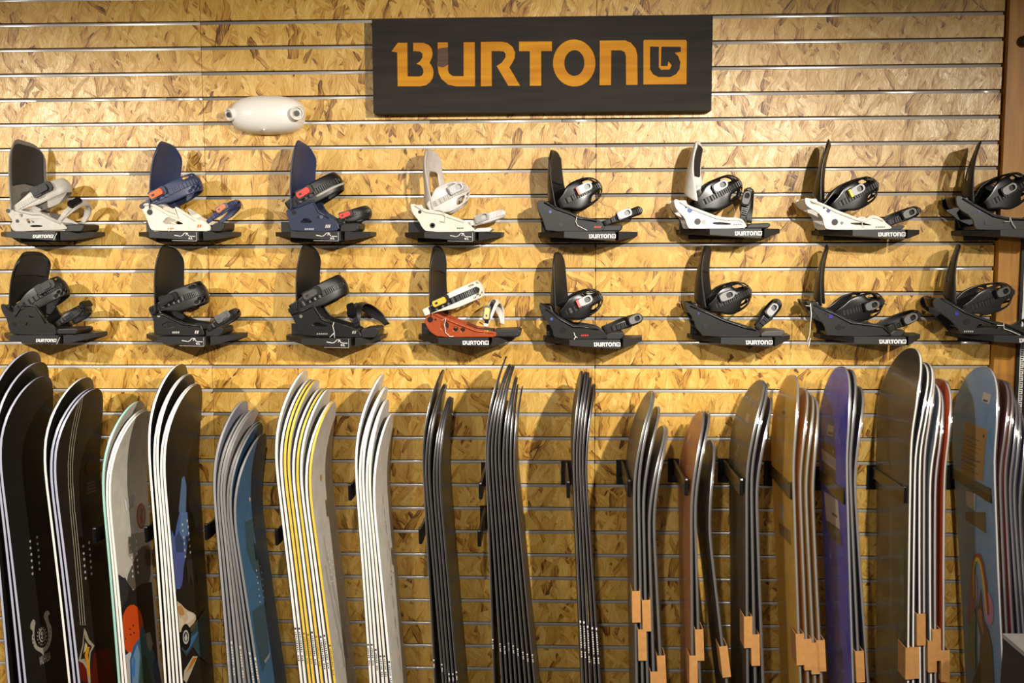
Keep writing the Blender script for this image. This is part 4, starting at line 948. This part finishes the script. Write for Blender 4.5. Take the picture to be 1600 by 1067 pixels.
# D: brush strokes, shell, wheel
SD = D_[4]
art(SD, [(c4([(1145,1067),(1150,1000),(1165,850),(1180,835),(1195,900),(1190,1067)]), (92,120,152), 0, 'brush_stroke'), (c4([(1210,1067),(1205,930),(1245,830),(1262,860),(1270,1067)]), (62,64,66), 0, 'brush_stroke'),
         (c6([(520,0),(570,0),(580,160),(550,320),(525,480),(500,480),(480,440),(462,150),(470,110),(490,160),(500,90)]), (84,104,160), 0, 'brush_stroke'), (c6([(525,0),(565,0),(570,120),(545,190),(520,180)]), (96,128,170), 0, 'brush_stroke'), (c6([(595,0),(640,0),(640,90),(620,110)]), (60,64,76), 0, 'brush_stroke'),
         (c6([(462,300),(480,240),(520,260),(548,300),(540,420),(532,470),(522,430),(514,480),(505,440),(496,500),(488,450),(478,420)]), (88,98,160), 0, 'brush_stroke'), (c6([(490,170),(515,120),(545,180),(545,250),(500,250)]), (58,76,110), 0, 'brush_stroke'), (c6([(560,300),(600,290),(640,320),(636,470),(622,390),(606,480),(590,400),(572,450)]), (52,48,46), 0, 'brush_stroke'),
         (c6([(488,560),(520,565),(560,610),(620,635),(622,680),(560,740),(500,760),(490,700)]), (224,200,160), 1, 'shell_print'), (c6([(500,590),(530,580),(555,640),(520,650)]), (206,150,80), 1, 'shell_print'), (c6([(560,620),(600,632),(615,655),(580,690),(550,700),(575,660)]), (240,228,204), 1, 'shell_print'), (c6([(495,670),(530,660),(550,690),(520,735),(500,740)]), (238,222,190), 1, 'shell_print'), (c6([(582,720),(625,680),(675,610),(680,650),(640,710),(590,750)]), (84,74,56), 0, 'sea_print'),
         (c6([(680,610),(690,750),(700,950),(640,900),(600,840),(560,900),(520,860),(590,760),(640,680)]), (48,76,80), 0, 'sea_print'), (c6([(590,780),(640,740),(600,820),(560,880)]), (70,120,170), 0, 'sea_print'),
         (c6([(525,1067),(545,990),(600,900),(630,900),(590,1000),(560,1067)]), (206,190,160), 0, 'streak_print'), (c6([(560,1000),(600,910),(625,910),(590,970)]), (206,124,40), 0, 'streak_print'),
         (c6(circ(556,780,32,82,22)), (24,22,22), 0, 'wheel_print'), (c6(circ(556,780,19,44,20)), (220,216,206), 0, 'wheel_print'), (c6(circ(556,780,14,33,20)), (26,24,24), 0, 'wheel_print'), (c6([(546,790),(556,752),(566,785),(556,812)]), (214,210,200), 0, 'wheel_print')])
dots(SD, c6([(538,78),(541,117),(546,158),(549,197),(553,238),(556,278),(568,55),(573,93),(577,133),(580,172),(584,212),(587,250)]))
# E: streaks; F, G: faint streaks
SE = E_[6]; c8 = lambda pts: zc(pts, 310, 800, 3.997); c9 = lambda pts: zc(pts, 310, 560, 4.103)
art(SE, [(c8([(290,60),(345,40),(352,230),(392,330),(385,440),(330,330),(300,230)]), (60,84,92), 0, 'dark_swirl'), (c8([(335,620),(420,560),(440,900),(400,1000),(360,820)]), (60,84,92), 0, 'dark_swirl'), (c8([(410,930),(450,870),(440,910),(415,945)]), (150,150,140), 0, 'pale_mark'), (c9([(322,890),(334,895),(330,920),(324,915)]), (200,190,160), 0, 'pale_mark')])
dots(SE, c8([(361,365),(366,405),(370,443),(375,483),(379,523),(383,562),(388,340),(393,378),(397,418),(402,457),(404,495),(406,533)]), r=.0028)
SF = F_[8]
art(SF, [(c8([(800+12*k,270+60*k+(k%2)*120),(812+12*k,275+60*k+(k%2)*120),(836+12*k,430+60*k+(k%2)*120),(826+12*k,425+60*k+(k%2)*120)]), (190,184,174), 0, 'grey_streak') for k in range(-2,9)]+[(c9([(780,745),(790,750),(786,785),(779,775)]), (190,140,40), 0, 'gold_mark')])
dots(SF, c8([(806,230),(811,270),(816,310),(822,350),(828,392),(834,432),(830,250),(836,290),(841,330),(845,370),(848,410)]), (226,222,214), .0026)
SG = G_[5]
gd = c9([(1180,880),(1190,960),(1195,1040)])+c8([(1170,80),(1185,180),(1198,280),(1205,400),(1212,520),(1225,650),(1240,780),(1255,900),(1268,1040)])
for p, q in zip(gd, gd[1:]): line_px(SG, [p, ((p[0]*.4+q[0]*.6), (p[1]*.4+q[1]*.6))], .0035, (60,52,44), 'dash_mark')
dots(SG, c8([(1200,325),(1202,370),(1204,410),(1200,450),(1218,330),(1216,380)]), (60,56,50), .0024)
# wrapped bases: stickers
def bart(S, polys): art(S, polys, 'base')
cm = lambda pts: zc(pts, 960, 580, 4.446)
word(M_[0], 'alibi', (1150, 742), (1155, 698), .035, (150,140,122), 'base')
bart(M_[0], [(cm([(905,340),(920,290),(945,300),(930,360)]), (150,136,112), 0, 'sticker')])
bart(L_[0], [(cm([(498,505),(515,440),(532,435),(520,480)]), (220,190,160), 0, 'sticker')])
cn = lambda pts: zc(pts, 1190, 540, 3.81); co = lambda pts: zc(pts, 1270, 640, 4.446)
bart(N_[0], [(cn([(118,410),(128,360),(152,375),(142,425)]), (226,196,130), 0, 'sticker'), (cn([(122,405),(128,385),(142,393),(138,412)]), (90,60,24), 0, 'sticker'), (cn([(102,925),(130,945),(138,1050),(112,1030)]), (214,196,160), 0, 'sticker'), (zc([(108,60),(182,120),(184,210),(112,130)], 1190, 800, 3.996), (150,112,54), 0, 'sticker')])
bart(O_[0], [(co([(106,102),(148,115),(140,188),(102,175)]), (206,202,214), 0, 'sticker'), (co([(108,150),(142,158),(140,178),(106,170)]), (50,50,90), 0, 'sticker'),
  (co([(66,215),(158,265),(158,525),(75,470)]), (86,74,70), 0, 'info_label'), (co([(62,268),(160,342),(160,425),(66,350)]), (206,200,206), 0, 'info_label'), (co([(70,300),(108,330),(108,360),(72,335)]), (176,172,190), 0, 'info_label'), (co([(115,330),(152,358),(152,395),(116,368)]), (176,172,190), 0, 'info_label'), (co([(138,300),(145,275),(152,304)]), (210,206,206), 0, 'info_label'),
  (co([(80,565),(178,632),(192,832),(96,765)]), (206,200,210), 0, 'info_label'), (co([(135,710),(172,735),(172,755),(137,730)]), (40,38,60), 0, 'info_label'), (co([(98,768),(194,836),(198,950),(112,860)]), (84,70,66), 0, 'info_label')])
cp = lambda pts: zc(pts, 1360, 540, 3.81); cp2 = lambda pts: zc(pts, 1360, 800, 3.996)
bart(P_[0], [(cp([(70,690),(110,690),(120,760),(78,750)]), (120,104,80), 0, 'sticker'), (cp2([(30,0),(135,0),(140,1067),(25,1067)]), (92,80,62), 0, 'base_print'), (cp2([(160,130),(215,130),(212,830),(175,830),(195,500)]), (46,76,48), 0, 'base_print'), (cp([(68,440),(150,490),(150,500),(68,452)]), (36,30,24), 0, 'base_print'), (cp([(75,462),(155,512),(155,522),(75,474)]), (36,30,24), 0, 'base_print')])
cq = lambda pts: zc(pts, 1480, 860, 5.16); cq0 = lambda pts: zc(pts, 1480, 560, 5.335)
bart(Q_[0], [(cq0([(305,278),(370,300),(350,385),(288,358)]), (206,204,196), 0, 'sticker'), (cq0([(302,338),(340,350),(336,366),(298,354)]), (50,48,46), 0, 'sticker'),
  (cq0([(158,528),(340,598),(300,1030),(122,965)]), (180,134,76), 0, 'kraft_label')]+[(cq0([(150-i*4,600+i*34),(150-i*4+150-20*(i%3),655+i*34),(150-i*4+150-20*(i%3),(662 if i not in (6,7) else 670)+i*34),(150-i*4,(606 if i not in (6,7) else 613)+i*34)]), (96,64,30), 0, 'printed_line') for i in range(1,10)]+[(cq0([(300,655),(308,625),(316,660)]), (50,34,18), 0, 'printed_line'),
  (cp([(572,862),(628,880),(626,980),(575,950)]), (206,204,200), 0, 'sticker'), (cp2([(598,0),(720,0),(725,132),(600,50)]), (98,84,62), 0, 'kraft_label'),
  (cq([(190,170),(250,200),(250,420),(215,520),(160,600),(175,380)]), (150,116,140), 1, 'rainbow_print'), (cq([(300,330),(350,340),(378,440),(375,590),(330,600),(300,480)]), (184,120,150), 1, 'rainbow_print'),
  (cq([(205,380),(200,150),(215,50),(240,18),(275,30),(300,110),(325,260),(350,520),(330,520),(300,300),(280,140),(258,75),(240,70),(225,120),(222,250),(232,400)]), (150,58,44), 1, 'rainbow_print'),
  (cq([(213,380),(208,170),(222,80),(242,50),(265,62),(285,120),(308,260),(330,510),(318,500),(295,280),(272,140),(255,90),(242,85),(230,125),(225,250),(228,390)]), (206,170,74), 1, 'rainbow_print'),
  (cq([(165,900),(175,650),(200,490),(240,490),(235,650),(230,800),(240,960),(190,960)]), (120,140,120), 1, 'robe_print'), (cq([(245,480),(262,410),(278,300),(288,420),(300,560),(340,640),(370,780),(385,1067),(210,1067),(265,900),(275,700),(250,560)]), (82,64,50), 0, 'robe_print'), (cq([(255,470),(285,470),(292,570),(305,650),(295,680),(280,620),(255,540)]), (150,96,76), 1, 'robe_print')])

# ------------------------------------------------------------------ wall prongs that hold the boards apart
def prong(px, py, label, drop=.02):
    T = at(px-1, py, -.28); O = (T.x, 0, T.z-.03); root = empty('board_prong', O); x = T.x
    b = MB(); b.box(x-.017, x+.017, -.006, -.0015, T.z-.052, T.z+.024); b.build('wall_plate', BLK, root, origin=O)
    b = MB(); pf = [(-.006, T.z+.022), (-.262, T.z+.022), (-.272, T.z+.024), (-.284, T.z+.030), (-.288, T.z+.026), (-.286, T.z-.022), (-.25, T.z-.024), (-.03, T.z-.012), (-.006, T.z-.03)]
    b.plate([pf], lambda u, v, t: (t, u, v), x-.005, x+.005)
    o = b.build('arm', GLOSSBLK, root, origin=O); m = o.modifiers.new('bevel', 'BEVEL'); m.width = .002; m.segments = 1
    tag(root, label, 'wall prong', 'black prongs between the board stacks')
for px, py, lab in ((150,838,'black wall prong left of the pale orange sun stack'), (230,836,'black wall prong left of the white edged black stack'), (324,832,'black wall prong left of the grey edged blue stack'), (434,840,'black wall prong left of the yellow edged stack'),
    (548,770,'black wall prong left of the all white stack'), (658,838,'black wall prong left of the dark greenish stack'), (752,768,'upper black wall prong left of the large dark stack'), (750,842,'lower black wall prong left of the large dark stack'),
    (889,766,'black wall prong left of the stack with white edge lettering'), (984,764,'black wall prong left of the wrapped dark stack'), (1073,762,'black wall prong left of the copper board'), (1159,762,'black wall prong left of the brown scripted board'),
    (1238,768,'black wall prong left of the yellow boards'), (1321,776,'black wall prong left of the royal blue board'), (1415,774,'black wall prong left of the tall wrapped stack'), (1551,774,'black wall prong left of the rainbow board')):
    prong(px, py, lab)

# ------------------------------------------------------------------ grey bin in the foreground
G0 = at(1568, 990, -.48)
O = (G0.x+.3, -.85, 0); root = empty('display_bin', O)
b = MB(); b.add([(G0.x-.02, -.48, 0), (G0.x+.6, -.48, 0), (G0.x+.6, -1.25, 0), (G0.x-.02, -1.25, 0), (G0.x, -.48, G0.z-.012), (G0.x+.6, -.48, G0.z-.012), (G0.x+.6, -1.25, G0.z-.012), (G0.x, -1.25, G0.z-.012)],
      [(0, 1, 2, 3), (4, 5, 6, 7), (0, 1, 5, 4), (1, 2, 6, 5), (2, 3, 7, 6), (3, 0, 4, 7)])
b.build('body', mat('dark_grey_panel', (40, 38, 38), .6, 0, .1, 30), root, origin=O)
b = MB(); b.box(G0.x-.002, G0.x+.604, -1.254, -.478, G0.z-.0118, G0.z); o = b.build('top_panel', mat('light_grey_panel', (150, 146, 140), .5, 0, .06, 40), root, origin=O)
tag(root, 'dark grey display bin with light grey top at the lower right corner', 'bin')
